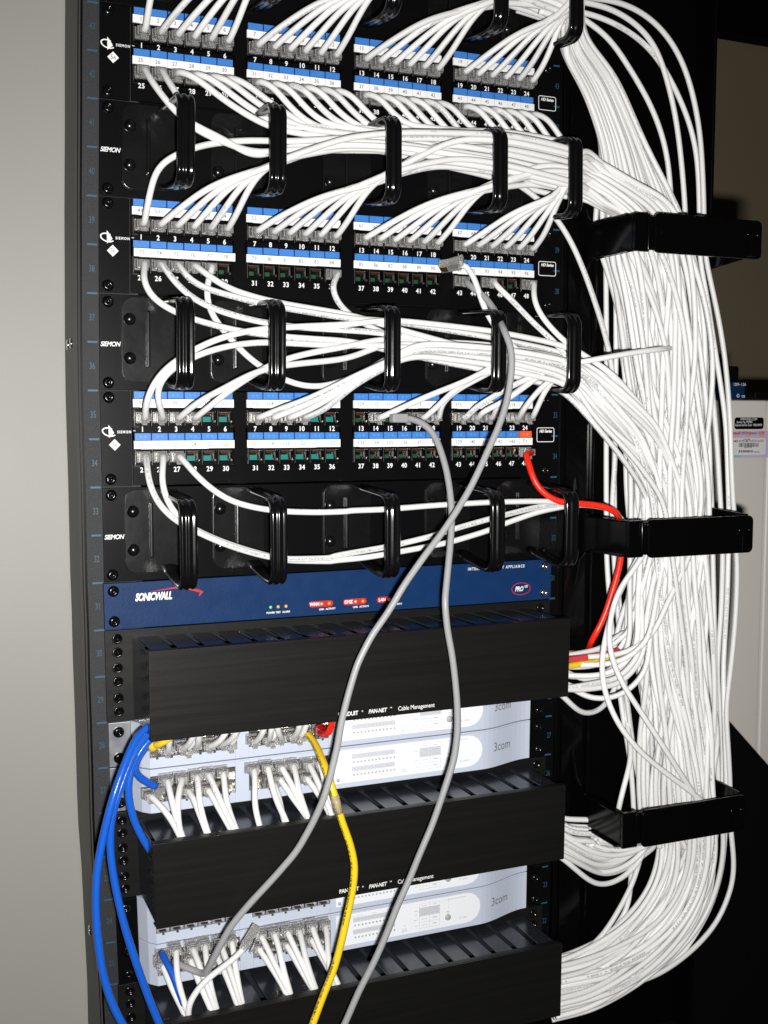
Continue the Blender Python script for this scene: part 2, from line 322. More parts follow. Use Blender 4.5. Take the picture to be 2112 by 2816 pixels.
# ------------------------------------------------------------------ patch panels
BX = [-.1632, -.0537, .0574, .1678]; PITCH = .01592
def jx(k): return BX[k // 6] + (k % 6 - 2.5) * PITCH
def jack_pos(zt, k):
    row = k // 24; return M(jx(k % 24), 0, zt - (.0245 if row == 0 else .0612))
def patch_panel(ztop, first, where, plugged, ins, style):
    r = empty('patch_bay', 'black patch panel with blue tabs, %s' % where, 'patch panel')
    b = MB(); z0 = ztop - .0882; z1 = ztop - .0006
    for x0, x1 in ((-.2413, -.2135),) + tuple((BX[i] + .0492, (BX[i + 1] - .0492) if i < 3 else .2413) for i in range(4)):
        b.box(x0, x1, -.0015, .0018, z0, z1)
    for i in range(4):
        x0, x1 = BX[i] - .0492, BX[i] + .0492
        for a, c in ((0, -.0158), (-.0335, -.0532), (-.0702, -.0876)): b.box(x0, x1, -.0015, .0018, ztop + c - .0, ztop + a - .0006)
        b.box(x0, x1, .004, .008, ztop - .0702, ztop - .0158)
        b.box(x0, x0 + .0014, -.0015, .004, ztop - .0702, ztop - .0158); b.box(x1 - .0014, x1, -.0015, .004, ztop - .0702, ztop - .0158)
    part('faceplate', b.xf(M), 'panel', r)
    for i in range(4):
        x0, x1 = BX[i] - .0478, BX[i] + .0478
        for row, zz in enumerate((0, -.0385)):
            sh = .0016 * ((i == 0) and row == 1 and style == 1)
            b = MB(); b.box(x0 - .0005 + sh, x1 + .0005 + sh, -.0034, -.0016, ztop + zz - .0151, ztop + zz - .0076)
            t0 = .0005 * random.uniform(-1, 1)
            b.box(x0 + .006, x1 - .025, -.0036, -.0018, ztop + zz - .01545 , ztop + zz - .0150)
            st = part('label_strip', b.xf(M), 'paper', r)
            b = MB()
            for c in range(6):
                num = first + row * 24 + i * 6 + c; s = 'T1' if num == 144 else str(num)
                x = BX[i] + (c - 2.5) * PITCH + sh
                text(b, s, x - .001, ztop + zz - .0114, -.0038, .0052, .008, 0, 1.02, .95)
                if c: b.quad(x - PITCH / 2 - .0001, x - PITCH / 2 + .0001, ztop + zz - .0150, ztop + zz - .0077, -.0037)
            part('strip_numbers', b.xf(M), 'ink', st)
            for c in range(6):
                x = BX[i] + (c - 2.5) * PITCH; b = MB(); jz = random.uniform(-.0002, .0002)
                b.box(x - .0074, x + .0074, -.0032, -.0014, ztop + zz - .0070 + jz, ztop + zz - .0006 + jz)
                hot = first == 97 and row == 1 and i == 3 and c == 5
                if style == 2:
                    b.cur = 1
                    text(b, '> <', x, ztop + zz - .0040, -.0034, .0045, 0, 0, 1.1)
                tb = part('icon_tab', b.xf(M), ['orange' if hot else 'tab', 'tabmark'], r)
                if hot: tb['label'] = 'orange icon tab'
    for k in range(48):
        o = link('jack', JD if k in plugged else JG if (ins == 'green' or (k % 24 >= 12)) else JT, r, jack_pos(ztop, k))
    for g8 in range(8):
        b = MB()
        for k in range(g8 * 6, g8 * 6 + 6):
            text(b, str(k + 1), jx(k % 24), ztop - (.0357 if k < 24 else .0735), -.0019, .0066, .022, 0, 1.08, .92)
        part('port_numbers', b.xf(M), 'white', r)
    b = MB(); x, z = -.2345, ztop - .0375                                   # maker's sail and orbit mark
    b.add([(x, -.0019, z + .0062), (x + .0015, -.0019, z + .0045), (x + .0046, -.0019, z - .0002), (x + .0052, -.0019, z - .0014), (x + .0036, -.0019, z - .0030), (x + .0003, -.0019, z - .0058)], [(0, 1, 2, 3, 4, 5)])
    b.ring((x + .0005, z - .0004), .0048, .0011, -.0020, ex=1.15, ez=.62, rot=-.28, a0=1.25, a1=6.0)
    text(b, 'SIEMON', x + .0145, z - .0005, -.0019, .0034, .03, 0, 1.35, .85); text(b, 'TM', x + .0238, z + .0006, -.0019, .0016, .02)
    part('maker_mark', b.xf(M), 'white', r)
    b = MB(); b.add([(x + .0055, -.0019, z - .0068), (x + .0108, -.0019, z - .0122), (x + .0055, -.0019, z - .0176), (x + .0002, -.0019, z - .0122)], [(0, 1, 2, 3)])
    gm = part('grade_mark', b.xf(M), 'white', r)
    b = MB(); text(b, 'HD Series', .2332, ztop - .0392, -.0019, .0043, .04, .2, .95, .9)
    o = rrect(.2222, .2441, ztop - .0508, ztop - .0352, .0022); i2 = rrect(.2229, .2434, ztop - .0501, ztop - .0359, .0016); n = len(o)
    b.add([(p[0], -.0018, p[1]) for p in o] + [(p[0], -.0018, p[1]) for p in i2], [(k, (k + 1) % n, n + (k + 1) % n, n + k) for k in range(n)])
    part('series_badge', b.xf(M), 'white', r)
    b = MB(); text(b, '5e', x + .0055, z - .0122, -.0022, .0060, 0, 0, 1, .9); part('grade_lettering', b.xf(M), 'inkd', gm)
    b = MB(); b.box(-.215, .215, .0085, .03, z0, z1); part('rear_body', b.xf(M), 'void', r)
    screws(r, [(sx * .2335, -.0015, ztop - dz) for sx in (-1, 1) for dz in (.0062, .0815)])
    return r
ZT = {1: 22 * U, 2: 18 * U, 3: 14 * U}
patch_panel(ZT[1], 1, 'topmost of the three', range(48), 'green', 0)
patch_panel(ZT[2], 49, 'middle one with half its lower ports empty', list(range(24)) + [24, 25, 26, 27, 28, 35, 42, 44, 47], 'green', 1)
patch_panel(ZT[3], 97, 'lowest, with many empty teal ports', [0, 1, 2, 3, 6, 7, 8, 9, 13, 15, 16, 17, 18, 19, 20, 22, 23, 24, 25, 26, 47], 'teal', 2)

# ------------------------------------------------------------------ horizontal cable managers with D-rings
RX = [-.1800, -.0960, .0175, .1312, .2170]
def manager(zb, where):
    r = empty('cable_manager', 'black five-ring cable manager, %s' % where, 'cable manager')
    b = MB(); b.box(-.2413, .2413, -.0012, .0018, zb + .0004, zb + .0884); part('backplate', b.xf(M), 'panel', r, .0004)
    b = MB(); text(b, 'SIEMON', -.2315, zb + .0425, -.0016, .0060, .02, .25, .93, .88); part('maker_name', b.xf(M), 'white', r)
    for X in RX:
        b = MB(); b.prism(rrect(X - .041, X + .010, zb + .008, zb + .0865, .010), -.0036, -.0013)
        b.prism(rrect(X - .0388, X + .008, zb + .0102, zb + .0843, .008), -.0028, -.0036 + .0001)
        b.lathe([(.0016, 0), (.0014, .0022), (.0006, .003), (.0001, .0031)], (X - .0165, -.0032, zb + .05), n=8)
        bp = part('ring_base', b.xf(M), 'gloss', r, .0008)
        for zz in (.030, .066):
            q = MB(); q.lathe([(.0058, 0), (.0055, .0012), (.004, .0032), (.0018, .0042), (.0003, .0044)], (X - .034, -.0036, zb + zz), n=16); part('rivet', q.xf(M), 'gloss', bp)
        q = MB(); q.prism(rrect(X - .0185, X - .0155, zb + .022, zb + .074, .0014), -.0075, -.0036); part('rib', q.xf(M), 'gloss', bp, .001)
        # hoop
        path = []; r0 = .0125; y1 = -.0835; za, zc_ = zb + .003, zb + .0785
        pts = [(-.003, za + .010), (-.020, za + .006), (y1 + .028, za + .001)]
        for k in range(7): a = math.radians(k * 15); pts.append((y1 + r0 - r0 * math.sin(a), za + r0 - r0 * math.cos(a)))
        for k in range(1, 5): pts.append((y1, za + r0 + (zc_ - za - 2 * r0) * k / 5))
        for k in range(7): a = math.radians(k * 15); pts.append((y1 + r0 - r0 * math.cos(a), zc_ - r0 + r0 * math.sin(a)))
        pts += [(y1 + .028, zc_ + .001), (-.020, zc_ + .003), (-.003, zc_ + .005)]
        path = [Vector((X, p[0], p[1])) for p in pts]; fr = []
        for i, P in enumerate(path):
            t = (path[min(i + 1, len(path) - 1)] - path[max(i - 1, 0)]).normalized(); fr.append((Vector((1, 0, 0)), t.cross(Vector((1, 0, 0)))))
        prof = [(-.0078, -.0006), (-.0078, .0015), (-.0068, .0026), (-.0052, .0030), (-.0038, .0020), (-.0020, .0022), (-.0008, .0034), (.0008, .0034), (.0020, .0022), (.0038, .0020), (.0052, .0030), (.0068, .0026), (.0078, .0015), (.0078, -.0006), (.0055, -.0020), (0, -.0026), (-.0055, -.0020)]
        q = MB(); q.sweep(path, [(a, -b_) for a, b_ in prof], fr); part('d_ring', q.xf(M), 'ring', r)
    screws(r, [(sx * .2335, -.0012, zb + dz) for sx in (-1, 1) for dz in (.0072, .0815)])
manager(22 * U, 'cut off by the top edge'); manager(18 * U, 'uppermost full one packed with white cables')
manager(14 * U, 'second, between the middle and lowest patch panels'); manager(10 * U, 'nearly empty one above the blue faceplate')

# ------------------------------------------------------------------ navy security appliance
za = 9 * U
r = empty('network_appliance', 'navy blue rack appliance with red and white lettering below the ring managers', 'network appliance')
b = MB(); b.box(-.2425, .2425, -.0030, .0018, za + .0004, za + .0440); part('faceplate', b.xf(M), 'navy', r, .0006)
b = MB(); b.box(-.215, .215, .002, .25, za + .001, za + .0435); part('chassis', b.xf(M), 'black', r)
Y = -.0033; b = MB()
text(b, 'SONICWALL', -.1960, za + .0292, Y, .0098, .045, .28, .92, .66); part('maker_name', b.xf(M), 'white', r)
b = MB(); text(b, 'INTERNET SECURITY APPLIANCE', .1740, za + .0382, Y, .0044, .025, .05, 1.5, .74); part('title_lettering', b.xf(M), 'white', r)
b = MB(); text(b, 'PRO', .2020, za + .0135, Y - .0002, .0072, .03, .25, .95, .75); text(b, 'VX', .2105, za + .0158, Y - .0002, .0040, .03, .25, .95, .8); part('model_lettering', b.xf(M), 'white', r)
for grp in (((-.0800, 'POWER'), (-.0722, 'TEST'), (-.0638, 'ALARM')), ((-.0262, 'LINK'), (-.0165, 'ACTIVITY')), ((.0106, 'LINK'), (.0203, 'ACTIVITY')), ((.0478, 'LINK'), (.0575, 'ACTIVITY'))):
    b = MB()
    for x, t_ in grp: text(b, t_, x, za + .0062, Y, .0026, .03, 0, 1, .95)
    part('lamp_lettering', b.xf(M), 'white', r)
for x, t_ in ((-.0338, 'WAN'), (.0030, 'DMZ'), (.0402, 'LAN')):
    b = MB(); text(b, t_, x, za + .0118, Y - .0004, .0044, .04, 0, .95, .95); part('port_name', b.xf(M), 'white', r)
b = MB()
for x in (-.0395, -.0027, .0345): b.prism(rrect(x, x + .0255, za + .0088, za + .0148, .0028), Y - .0002, Y + .0005)
b.ring((.2045, za + .0138), .0098, .0007, Y - .0001, ex=1.12, ez=.62)
vs = [];                                                     # swoosh over the maker's name
for k in range(15):
    t = k / 14; x = -.196 + .046 * t - .002; z = za + .0342 + .0032 * math.sin(t * 2.3) - (.004 * max(0, t - .6) * 2); w = .0002 + .0022 * t
    vs += [(x, Y, z), (x, Y, z - w)]
b.add(vs, [(2 * k, 2 * k + 1, 2 * k + 3, 2 * k + 2) for k in range(14)])
b.add([(-.1535, Y, za + .0345), (-.1475, Y, za + .0312), (-.1520, Y, za + .0268), (-.1512, Y, za + .0310)], [(0, 1, 2, 3)])
part('red_marks', b.xf(M), 'red', r)
for i, x in enumerate((-.0800, -.0722, -.0640, -.0262, -.0180, .0106, .0188, .0478, .0560)):
    b = MB(); b.lathe([(.0017, 0), (.0016, .0007), (.0009, .0013), (.0001, .0014)], (x, Y, za + .0118), n=12)
    part('indicator_light', b.xf(M), 'ledg' if i in (0, 3, 5, 7) else 'leda', r)
screws(r, [(-.2335, -.003, za + .008), (-.2335, -.003, za + .0365)]); screws(r, [(.2335, -.003, za + .008), (.2335, -.003, za + .0365)], SCRN)

# ------------------------------------------------------------------ slotted ducts
def duct(zb, where, lettering=True):
    r = empty('cable_duct', 'black slotted cable duct, %s' % where, 'cable duct')
    b = MB(); b.box(-.2425, .2425, -.0014, .0018, zb + .0008, zb + .0882)
    part('mounting_plate', b.xf(M), 'duct', r, .0005)
    b = MB(); b.box(-.217, .2175, -.0700, -.0016, zb + .0035, zb + .0050) if not lettering else None
    b.box(-.217, -.2155, -.0775, -.0018, zb + .004, zb + .0800)
    b.box(-.2150, .2175, -.0035, -.0016, zb + .006, zb + .078)
    part('side_wall', b.xf(M), 'ductin', r, .0003)
    n = 17; p = .4345 / n
    for top in (0, 1):
        zz = zb + (.0785 if top else .0036)
        for i in range(n):
            x0 = -.2152 + i * p; b = MB()
            b.box(x0 + .0030, x0 + p - .0030, -.0745, -.0018, zz, zz + .0017)
            b.box(x0 + .0022, x0 + p - .0022, -.0775, -.0700, zz - .0004, zz + .0022)
            part('finger', b.xf(M), 'ductin', r, .0004)
    b = MB(); b.box(-.2175, .2190, -.0815, -.0790, zb + .0001, zb + .0822); b.box(-.2175, .2190, -.0790, -.0725, zb + .0806, zb + .0822); b.box(-.2175, .2190, -.0790, -.0725, zb + .0001, zb + .0017)
    cv = part('cover', b.xf(M), 'duct', r, .0006)
    if lettering:
        b = MB(); z = zb + .0066
        text(b, 'PANDUIT', -.0275, z, -.0818, .0056, .025, .0, .95, .9); text(b, '\u00ae', -.0128, z + .0012, -.0818, .0022, .01)
        text(b, 'PAN-NET', .0030, z, -.0818, .0056, .02, .22, .95, .85); text(b, '\u2122', .0172, z + .0012, -.0818, .0028, .01)
        text(b, 'Cable Management', .0445, z - .0002, -.0818, .0060, .006, 0, .97, .88)
        part('cover_lettering', b.xf(M), 'white', cv)
    for sx in (-1, 1):
        for zz in (.010, .023, .039, .052, .067, .080):
            b = MB(); b.lathe([(.0050, 0), (.0048, .0008), (.0030, .0008), (.0028, -.002), (.0012, -.002), (.0010, .0006), (.0001, .0008)], (sx * .2310, -.0015, zb + zz), n=14)
            part('plate_hole', b.xf(M), 'screw', r)
duct(7 * U, 'topmost, under the navy faceplate'); duct(3 * U, 'middle, between the two pairs of pale switches'); duct(-1 * U, 'lowest, cut by the bottom edge', False)

# ------------------------------------------------------------------ pale blue switches
SB = [(-.2065, -.1225), (-.1087, -.0247)]                     # two banks of 2x6 ports
def sport(zb, k, row):                                          # k 0..11 across both banks, row 0 upper
    a, c = SB[k // 6]; x = a + (k % 6 + .5) * (c - a) / 6; return M(x, -.0195, zb + (.0305 if row == 0 else .0178))
def bez_y(x):
    def ss(t): t = max(0, min(1, t)); return t * t * (3 - 2 * t)
    return -.0205 * min(ss((x + .2205) / .012), 1 - .85 * ss((x - .150) / .068))
def switch(zb, where):
    r = empty('network_switch', 'pale blue grey network switch, %s' % where, 'network switch')
    z0, z1 = zb + .0006, zb + .0440; b = MB()
    def slab(x0, x1, za_, zb_, off=0., n=None, th=.012):
        n = n or max(1, int((x1 - x0) / .006)); vs = []; fs = []
        for i in range(n + 1):
            x = x0 + (x1 - x0) * i / n; y = bez_y(x) - off; vs += [(x, y, za_), (x, y, zb_), (x, y + th, zb_), (x, y + th, za_)]
        for i in range(n):
            for k in range(4): a = 4 * i + k; c = 4 * i + (k + 1) % 4; fs.append((a, c, c + 4, a + 4))
        fs += [(0, 1, 2, 3), (4 * n + 3, 4 * n + 2, 4 * n + 1, 4 * n)]; b.add(vs, fs)
    slab(-.2200, SB[0][0], z0, z1); slab(SB[0][1], SB[1][0], z0, z1); slab(SB[1][1], .2200, z0, z1)
    for a, c in SB: slab(a, c, z0, zb + .0108); slab(a, c, zb + .0372, z1)
    part('bezel', b.xf(M), 'bezel', r, .0004)
    for a, c in SB:
        b = MB(); b.box(a, c, -.009, -.0075, zb + .0108, zb + .0372)
        for i in range(7): x = a + (c - a) * i / 6; b.box(x - .0007, x + .0007, -.0195, -.009, zb + .0112, zb + .0368)
        b.box(a, c, -.0192, -.009, zb + .0236, zb + .0246)
        for i in range(6):
            x = a + (c - a) * (i + .5) / 6
            for zz in (.0122, .0362): b.box(x - .0035, x + .0035, -.0202, -.016, zb + zz - .0006, zb + zz + .0006)
        for i in range(6): x = a + (c - a) * (i + .5) / 6; b.box(x - .0012, x + .0012, -.0212, -.0195, zb + .0092, zb + .0110)
        part('port_bank', b.xf(M), 'jackmetal', r)
    b = MB()                                                   # white legend with a round right end
    zc, hh = zb + .0232, .0172; pts = [(-.0185, zc - hh), (.134, zc - hh)]
    for k in range(9): a = math.radians(-90 + k * 22.5); pts.append((.134 + .0172 * math.cos(a), zc + hh * math.sin(a)))
    pts += [(-.0185, zc + hh)]; b.prism([(p[0], p[1]) for p in pts], -.0209, -.0203); leg = part('legend_panel', b.xf(M), 'face', r)
    b = MB(); Y = -.0214
    for q in ((.000, .0480, zb + .0304, zb + .0356), (.000, .0480, zb + .0170, zb + .0222), (.0765, .1010, zb + .0236, zb + .0330)):
        b = MB(); b.quad(*q, Y + .0002); part('pale_band', b.xf(M), 'pale', leg)
    b = MB(); Y = -.0218
    for z in (zb + .0270, zb + .0136):
        for i in range(12): b.lathe([(.0011, 0), (.0010, .0002), (.0001, .0002)], (.0022 + i * .0041, Y + .0002, z), n=8)
    for zi, z in enumerate((zb + .0330, zb + .0196)):
        for i in range(12): text(b, str(i + 1 + 12 * zi), .0022 + i * .0041, z, Y, .0022, 0, 0, .9, .8)
    b.quad(-.0005, .0150, zb + .0372, zb + .0374, Y); b.quad(.0330, .0480, zb + .0372, zb + .0374, Y); text(b, 'Packet', .024, zb + .0374, Y, .0018)
    for z in (zb + .0100, zb + .0168, zb + .0236, zb + .0283, zb + .0330, zb + .0378): b.quad(.0765, .1010, z - .00012, z + .00012, Y)
    for x in (.0765, .0888, .1010): b.quad(x - .00012, x + .00012, zb + .0100, zb + .0378, Y)
    for i, (s1, s2) in enumerate((('Packet', 'Status'), ('Activity', 'Full Duplex'), ('No Activity', 'Half Duplex'), ('Link OK', '100Mbps'), ('No Link', '10Mbps'))):
        z = zb + (.0354, .0307, .0260, .0202, .0134)[i]; text(b, s1, .0826, z, Y, .0019, .01); text(b, s2, .0949, z, Y, .0019, .01)
    for s, z in (('yellow', .0305), ('off', .0262), ('green', .0202), ('off', .0134)): text(b, s, .0725, zb + z, Y, .0019, .01)
    text(b, 'Power', .0590, zb + .0125, Y, .0019, .02); text(b, 'Self Test', .0590, zb + .0103, Y, .0019, .02)
    b.ring((.0590, zb + .0160), .0007, .0003, Y, n=10)
    b.quad(.1020, .1118, zb + .0366, zb + .0368, Y); b.quad(.1117, .1119, zb + .0255, zb + .0366, Y)
    text(b, 'Baseline 10/100 Switch', .1220, zb + .0375, Y, .0024); text(b, 'Status', .1110, zb + .0236, Y, .0019, .02); text(b, 'Unit', .1110, zb + .0216, Y, .0019, .02)
    text(b, '3C16465', .1290, zb + .0135, Y, .0028)
    for i, s in enumerate(('RX', 'TX', 'ACT', 'UP')): text(b, s, -.0145, zb + .0300 - i * .004, Y, .0020, .01)
    part('legend_print', b.xf(M), 'greyp', leg)
    for x, z, rr in ((.1112, .0165, .0036), (-.0150, .0095, .0018)):
        b = MB(); b.lathe([(rr, 0), (rr * .95, .0008), (rr * .7, .0014), (.0002, .0015)], (x, -.0209, zb + z), n=18); part('push_button', b.xf(M), 'greyp', r)
    b = MB(); vs, fs = glyphs('3com', .0140, .004, 0, 1.05)
    b.add([(.1790 + v[0] * .78, bez_y(.1790 + v[0] * .78) - .0006, zb + .0225 + v[1]) for v in vs], fs); part('maker_name', b.xf(M), 'ink', r)
    b = MB(); n = 30
    for i in range(n):
        x0, x1 = -.2185 + .435 * i / n, -.2185 + .435 * (i + 1) / n
        b.add([(x0, bez_y(x0) - .0004, z1 - .0016), (x1, bez_y(x1) - .0004, z1 - .0016), (x1, bez_y(x1) - .0004, z1 - .0013), (x0, bez_y(x0) - .0004, z1 - .0013)], [(0, 1, 2, 3)])
    part('seam_line', b.xf(M), 'greyp', r)
    b = MB(); b.box(-.220, .220, .001, .24, z0, z1); part('chassis', b.xf(M), 'bezel', r)
    for sx in (-1, 1):
        b = MB(); b.box(*((-.2413, -.2205) if sx < 0 else (.2205, .2413)), -.0015, .0018, z0, z1); part('ear', b.xf(M), 'plate' if sx < 0 and zb > .2 else 'panel', r, .0004)
    screws(r, [(sx * .2320, -.0015, zb + dz) for sx in (-1, 1) for dz in (.009, .0345)])
switch(6 * U, 'first from the top, half hidden by the duct cover'); switch(5 * U, 'second from the top, white cables in both rows')
switch(2 * U, 'third from the top, ports hidden by the duct cover'); switch(1 * U, 'lowest one with the loose plug before it')

# ------------------------------------------------------------------ vertical cable channel with three gates
r = empty('vertical_cable_channel', 'tall black vertical cable channel with three hinged gates right of the rack', 'cable channel')
b = MB(); b.box(.262, .452, .030, .036, -.15, 1.25); b.box(.2545, .262, .001, .036, -.15, 1.25)
b.box(.448, .452, -.004, .030, -.15, 1.25); part('channel_back', b, 'black', r, .001)
b = MB(); b.box(.262, .2925, -.0005, .0015, -.15, 1.25); b.box(.2925, .2955, -.0060, .012, -.15, 1.25); part('channel_edge', b, 'gate', r, .0008)
GZ = [.768, .4545, .144]; GH = .0385
for gi, z0 in enumerate(GZ):
    z1 = z0 + GH; gt = bpy.data.objects.new('gate', None); C.objects.link(gt); gt.parent = r
    for x0, x1 in ((.2745, .2780), (.4300, .4335)):
        b = MB(); pts = [(-.1, z0), (-.1, z1), (-.035, z1), (-.020, z1 + .004), (-.010, z1 + .014), (-.005, z1 + .03), (0, z1 + .045), (.02, z1 + .045), (.02, z0 - .045), (0, z0 - .045), (-.005, z0 - .03), (-.010, z0 - .014), (-.020, z0 - .004), (-.035, z0)]
        if x0 > .4: pts = [(-.1, z0 + .004), (-.1, z1 + .002), (.02, z1 + .006), (.02, z0 - .006)]
        b.prism(pts, x0, x1, 'x')
        if x0 < .4: b.box(.2700, .2745, -.096, -.030, z0, z0 + .002); b.box(.2700, .2745, -.096, -.030, z1 - .002, z1)
        part('gate_arm', b, 'gate', gt, .0012)
    b = MB(); b.prism(rrect(.2965, .4335, z0 - .001, z1 + .001, .006), -.1085, -.1040); b.box(.2925, .43, -.104, -.1005, z0 + .002, z1 - .002)
    part('gate_cover', b, 'gate', gt, .0016)
    b = MB(); b.box(.2745, .2925, -.1050, -.1000, z0, z1); b.lathe([(.0016, 0), (.0016, .036)], (.2900, -.1062, z0 + .001), 'z', 10, 1); part('hinge', b, 'gate', gt, .001)
    b = MB(); b.box(.4165, .4235, -.1115, -.1085, z0 + .001, z0 + .018); part('latch', b, 'gate', gt, .0006)
    for kx in (.4140, .4270): b = MB(); b.lathe([(.0028, 0), (.0024, .002), (.0003, .0026)], (kx, -.1085, z0 + .024), n=12); part('latch_knob', b, 'gate', gt)
    b = MB()
    b.lathe([(.0012, 0), (.0010, .0008), (.0003, .001)], (.3040, -.1085, z0 + .020), n=8); part('pin', b, 'gate', gt)
b = MB(); p0, p1 = at(1470, 2480, .05), at(1750, 2700, .05)
b.box(.262, .30, .012, .03, -.12, .02); part('lower_bracket', b, 'gate', r, .004)

# ------------------------------------------------------------------ computer and things behind, right
YC = .28
def pc(px, py, y=None): return at(px, py, YC if y is None else y)
a = pc(1985, 1098); bq = pc(2112, 1103); zt = (a.z + bq.z) / 2
cp = empty('computer_case', 'beige computer case standing behind the cable bundle at right', 'computer', (a.x, YC, 0))
ox = Vector((a.x, YC, 0))
b = MB(); zb_ = pc(1990, 2160).z; b.box(a.x - .06, a.x + .085, YC, YC + .40, zb_, zt); b.xf(lambda x, y, z: Vector((x, y, z)) - ox); part('case_body', b, 'case', cp, .003)
b = MB(); b.box(a.x + .0875, a.x + .30, YC - .002, YC + .40, zb_, zt); b.xf(lambda x, y, z: Vector((x, y, z)) - ox); part('side_panel', b, 'case', cp, .003)
def sticker(name, px0, py0, px1, py1, m, off, rr=.0):
    q0, q1 = pc(px0, py0), pc(px1, py1); b = MB()
    pts = rrect(q0.x, q1.x, q1.z, q0.z, rr) if rr else [(q0.x, q1.z), (q1.x, q1.z), (q1.x, q0.z), (q0.x, q0.z)]
    b.prism(pts, YC - off - .0003, YC - off); b.xf(lambda x, y, z: Vector((x, y, z)) - ox); part(name, b, m, cp); return q0, q1
sticker('service_sticker', 2019, 1148, 2098, 1180, 'black', .0010, .004)
b = MB()
for s, px, py, sz in (('WWW.DELL.COM', 2057, 1153, .0050), ('Service Tag  9TJP901', 2046, 1161, .0046), ('Express Service Code  1985540993', 2057, 1169, .0046)):
    q = pc(px, py); text(b, s, q.x, q.z, YC - .0016, sz, .015, 0, .95, .8)
b.xf(lambda x, y, z: Vector((x, y, z)) - ox); part('sticker_print', b, 'white', cp)
sticker('licence_sticker', 1990, 1186, 2112, 1258, 'lilac', .0010)
sticker('hologram_band', 2015, 1187, 2031, 1202, 'pink', .0014); sticker('hologram_band', 2048, 1187, 2063, 1202, 'pink', .0014); sticker('hologram_band', 2084, 1187, 2100, 1203, 'pink', .0014); sticker('hologram_band', 2013, 1247, 2038, 1257, 'aqua', .0014)
sticker('licence_label', 2012, 1205, 2102, 1250, 'paper', .0018, .003)
b = MB()
for s, px, py, sz in (('Windows\u00ae 2000 Professional 1-2 CPU', 2053, 1191, .0062), ('Product Key', 2051, 1208, .0036), ('HM3JF-WCFPJ-CMCT9-4TDXT-HGW37', 2056, 1213, .0052), ('00019-097-556', 2054, 1230, .0036), ('N09-01158', 2078, 1243, .0034)):
    q = pc(px, py); text(b, s, q.x, q.z, YC - .0024, sz, .01, 0, .9, .72)
random.seed(3)
for y0, y1, x0, x1 in ((1218, 1229, 2029, 2084), (1238, 1244, 2029, 2068)):
    x = x0
    while x < x1:
        w = random.choice((1, 1.4, 2, 3)); q0, q1 = pc(x, y0), pc(x + w, y1); b.quad(q0.x, q1.x, q1.z, q0.z, YC - .0024); x += w + random.choice((1, 1.5, 2.2))
b.xf(lambda x, y, z: Vector((x, y, z)) - ox); part('barcode_print', b, 'inkd', cp)
b = MB(); q0 = pc(1930, 1046, .26); q1 = pc(2062, 1098, .26); b.box(q0.x, q1.x, .27, .42, zt + .0005, q0.z - .001)
bx = part('blue_device', b, 'navy', bevel=.003); tag(bx, 'small dark blue boxed device lying on top of the beige computer', 'device')
b = MB(); text(b, '120V~ 1.5A', pc(2021, 1058).x, pc(2021, 1058).z, .2694, .006, .01, 0, 1, .8); text(b, '\u00a9  ce', pc(2024, 1093).x, pc(2024, 1093).z + .002, .2694, .007, .01)
part('device_print', b, 'white', bx)
b = MB(); b.box(q1.x + .001, q1.x + .3, .25, .45, zt + .0005, pc(2100, 1076, .26).z); t = part('black_box', b, 'void', bevel=.003); tag(t, 'black flat box on the computer beside the blue device', 'box')
b = MB(); b.box(q0.x + .005, q1.x - .012, .27, .40, q0.z, q0.z + .022); t = part('black_adapter', b, 'void', bevel=.003); tag(t, 'black block stacked on the small blue device', 'adapter')
b = MB(); q0 = at(1960, 1940, .18); q1 = at(2112, 2112, .18); q2 = at(2300, 2325, .18)
b.prism([(q0.x - .14, q0.z - .5), (q0.x - .14, q0.z + .02), (q0.x, q0.z), (q1.x, q1.z), (q2.x, q2.z), (q2.x, q0.z - .5)], .17, .24)  # plain black prism, top edge sloping down to the right
t = part('black_wedge', b, 'void', bevel=.002); tag(t, 'black slanted enclosure in the lower right corner before the computer', 'wedge')

# ------------------------------------------------------------------ cables
def resample(P, step):
    P = np.asarray(P, float); d = np.r_[0, np.cumsum(np.linalg.norm(np.diff(P, axis=0), axis=1))]
    n = max(4, int(d[-1] / step) + 1); s = np.linspace(0, d[-1], n)
    return np.stack([np.interp(s, d, P[:, k]) for k in range(3)], 1)
def smooth(P, it, keep=2):
    P = P.copy()
    for _ in range(it): P[keep:-keep] = .5 * P[keep:-keep] + .25 * (P[keep - 1:-keep - 1] + P[keep + 1:len(P) - keep + 1])
    return P
def tube(P, r, sides=10):
    n = len(P); T = np.gradient(P, axis=0); T /= np.linalg.norm(T, axis=1)[:, None] + 1e-12
    a = np.cross(T[0], (0, 0, 1)) if abs(T[0, 2]) < .9 else np.cross(T[0], (1, 0, 0)); a /= np.linalg.norm(a)
    ph = random.uniform(0, 2 * math.pi); A = np.zeros_like(P); A[0] = a
    for i in range(1, n):
        a = A[i - 1] - T[i] * (A[i - 1] @ T[i]); A[i] = a / (np.linalg.norm(a) + 1e-12)
    Bn = np.cross(T, A); th = np.linspace(0, 2 * np.pi, sides, endpoint=False) + ph
    V = P[:, None] + r * (np.cos(th)[None, :, None] * A[:, None] + np.sin(th)[None, :, None] * Bn[:, None])
    return V.reshape(-1, 3), n, sides
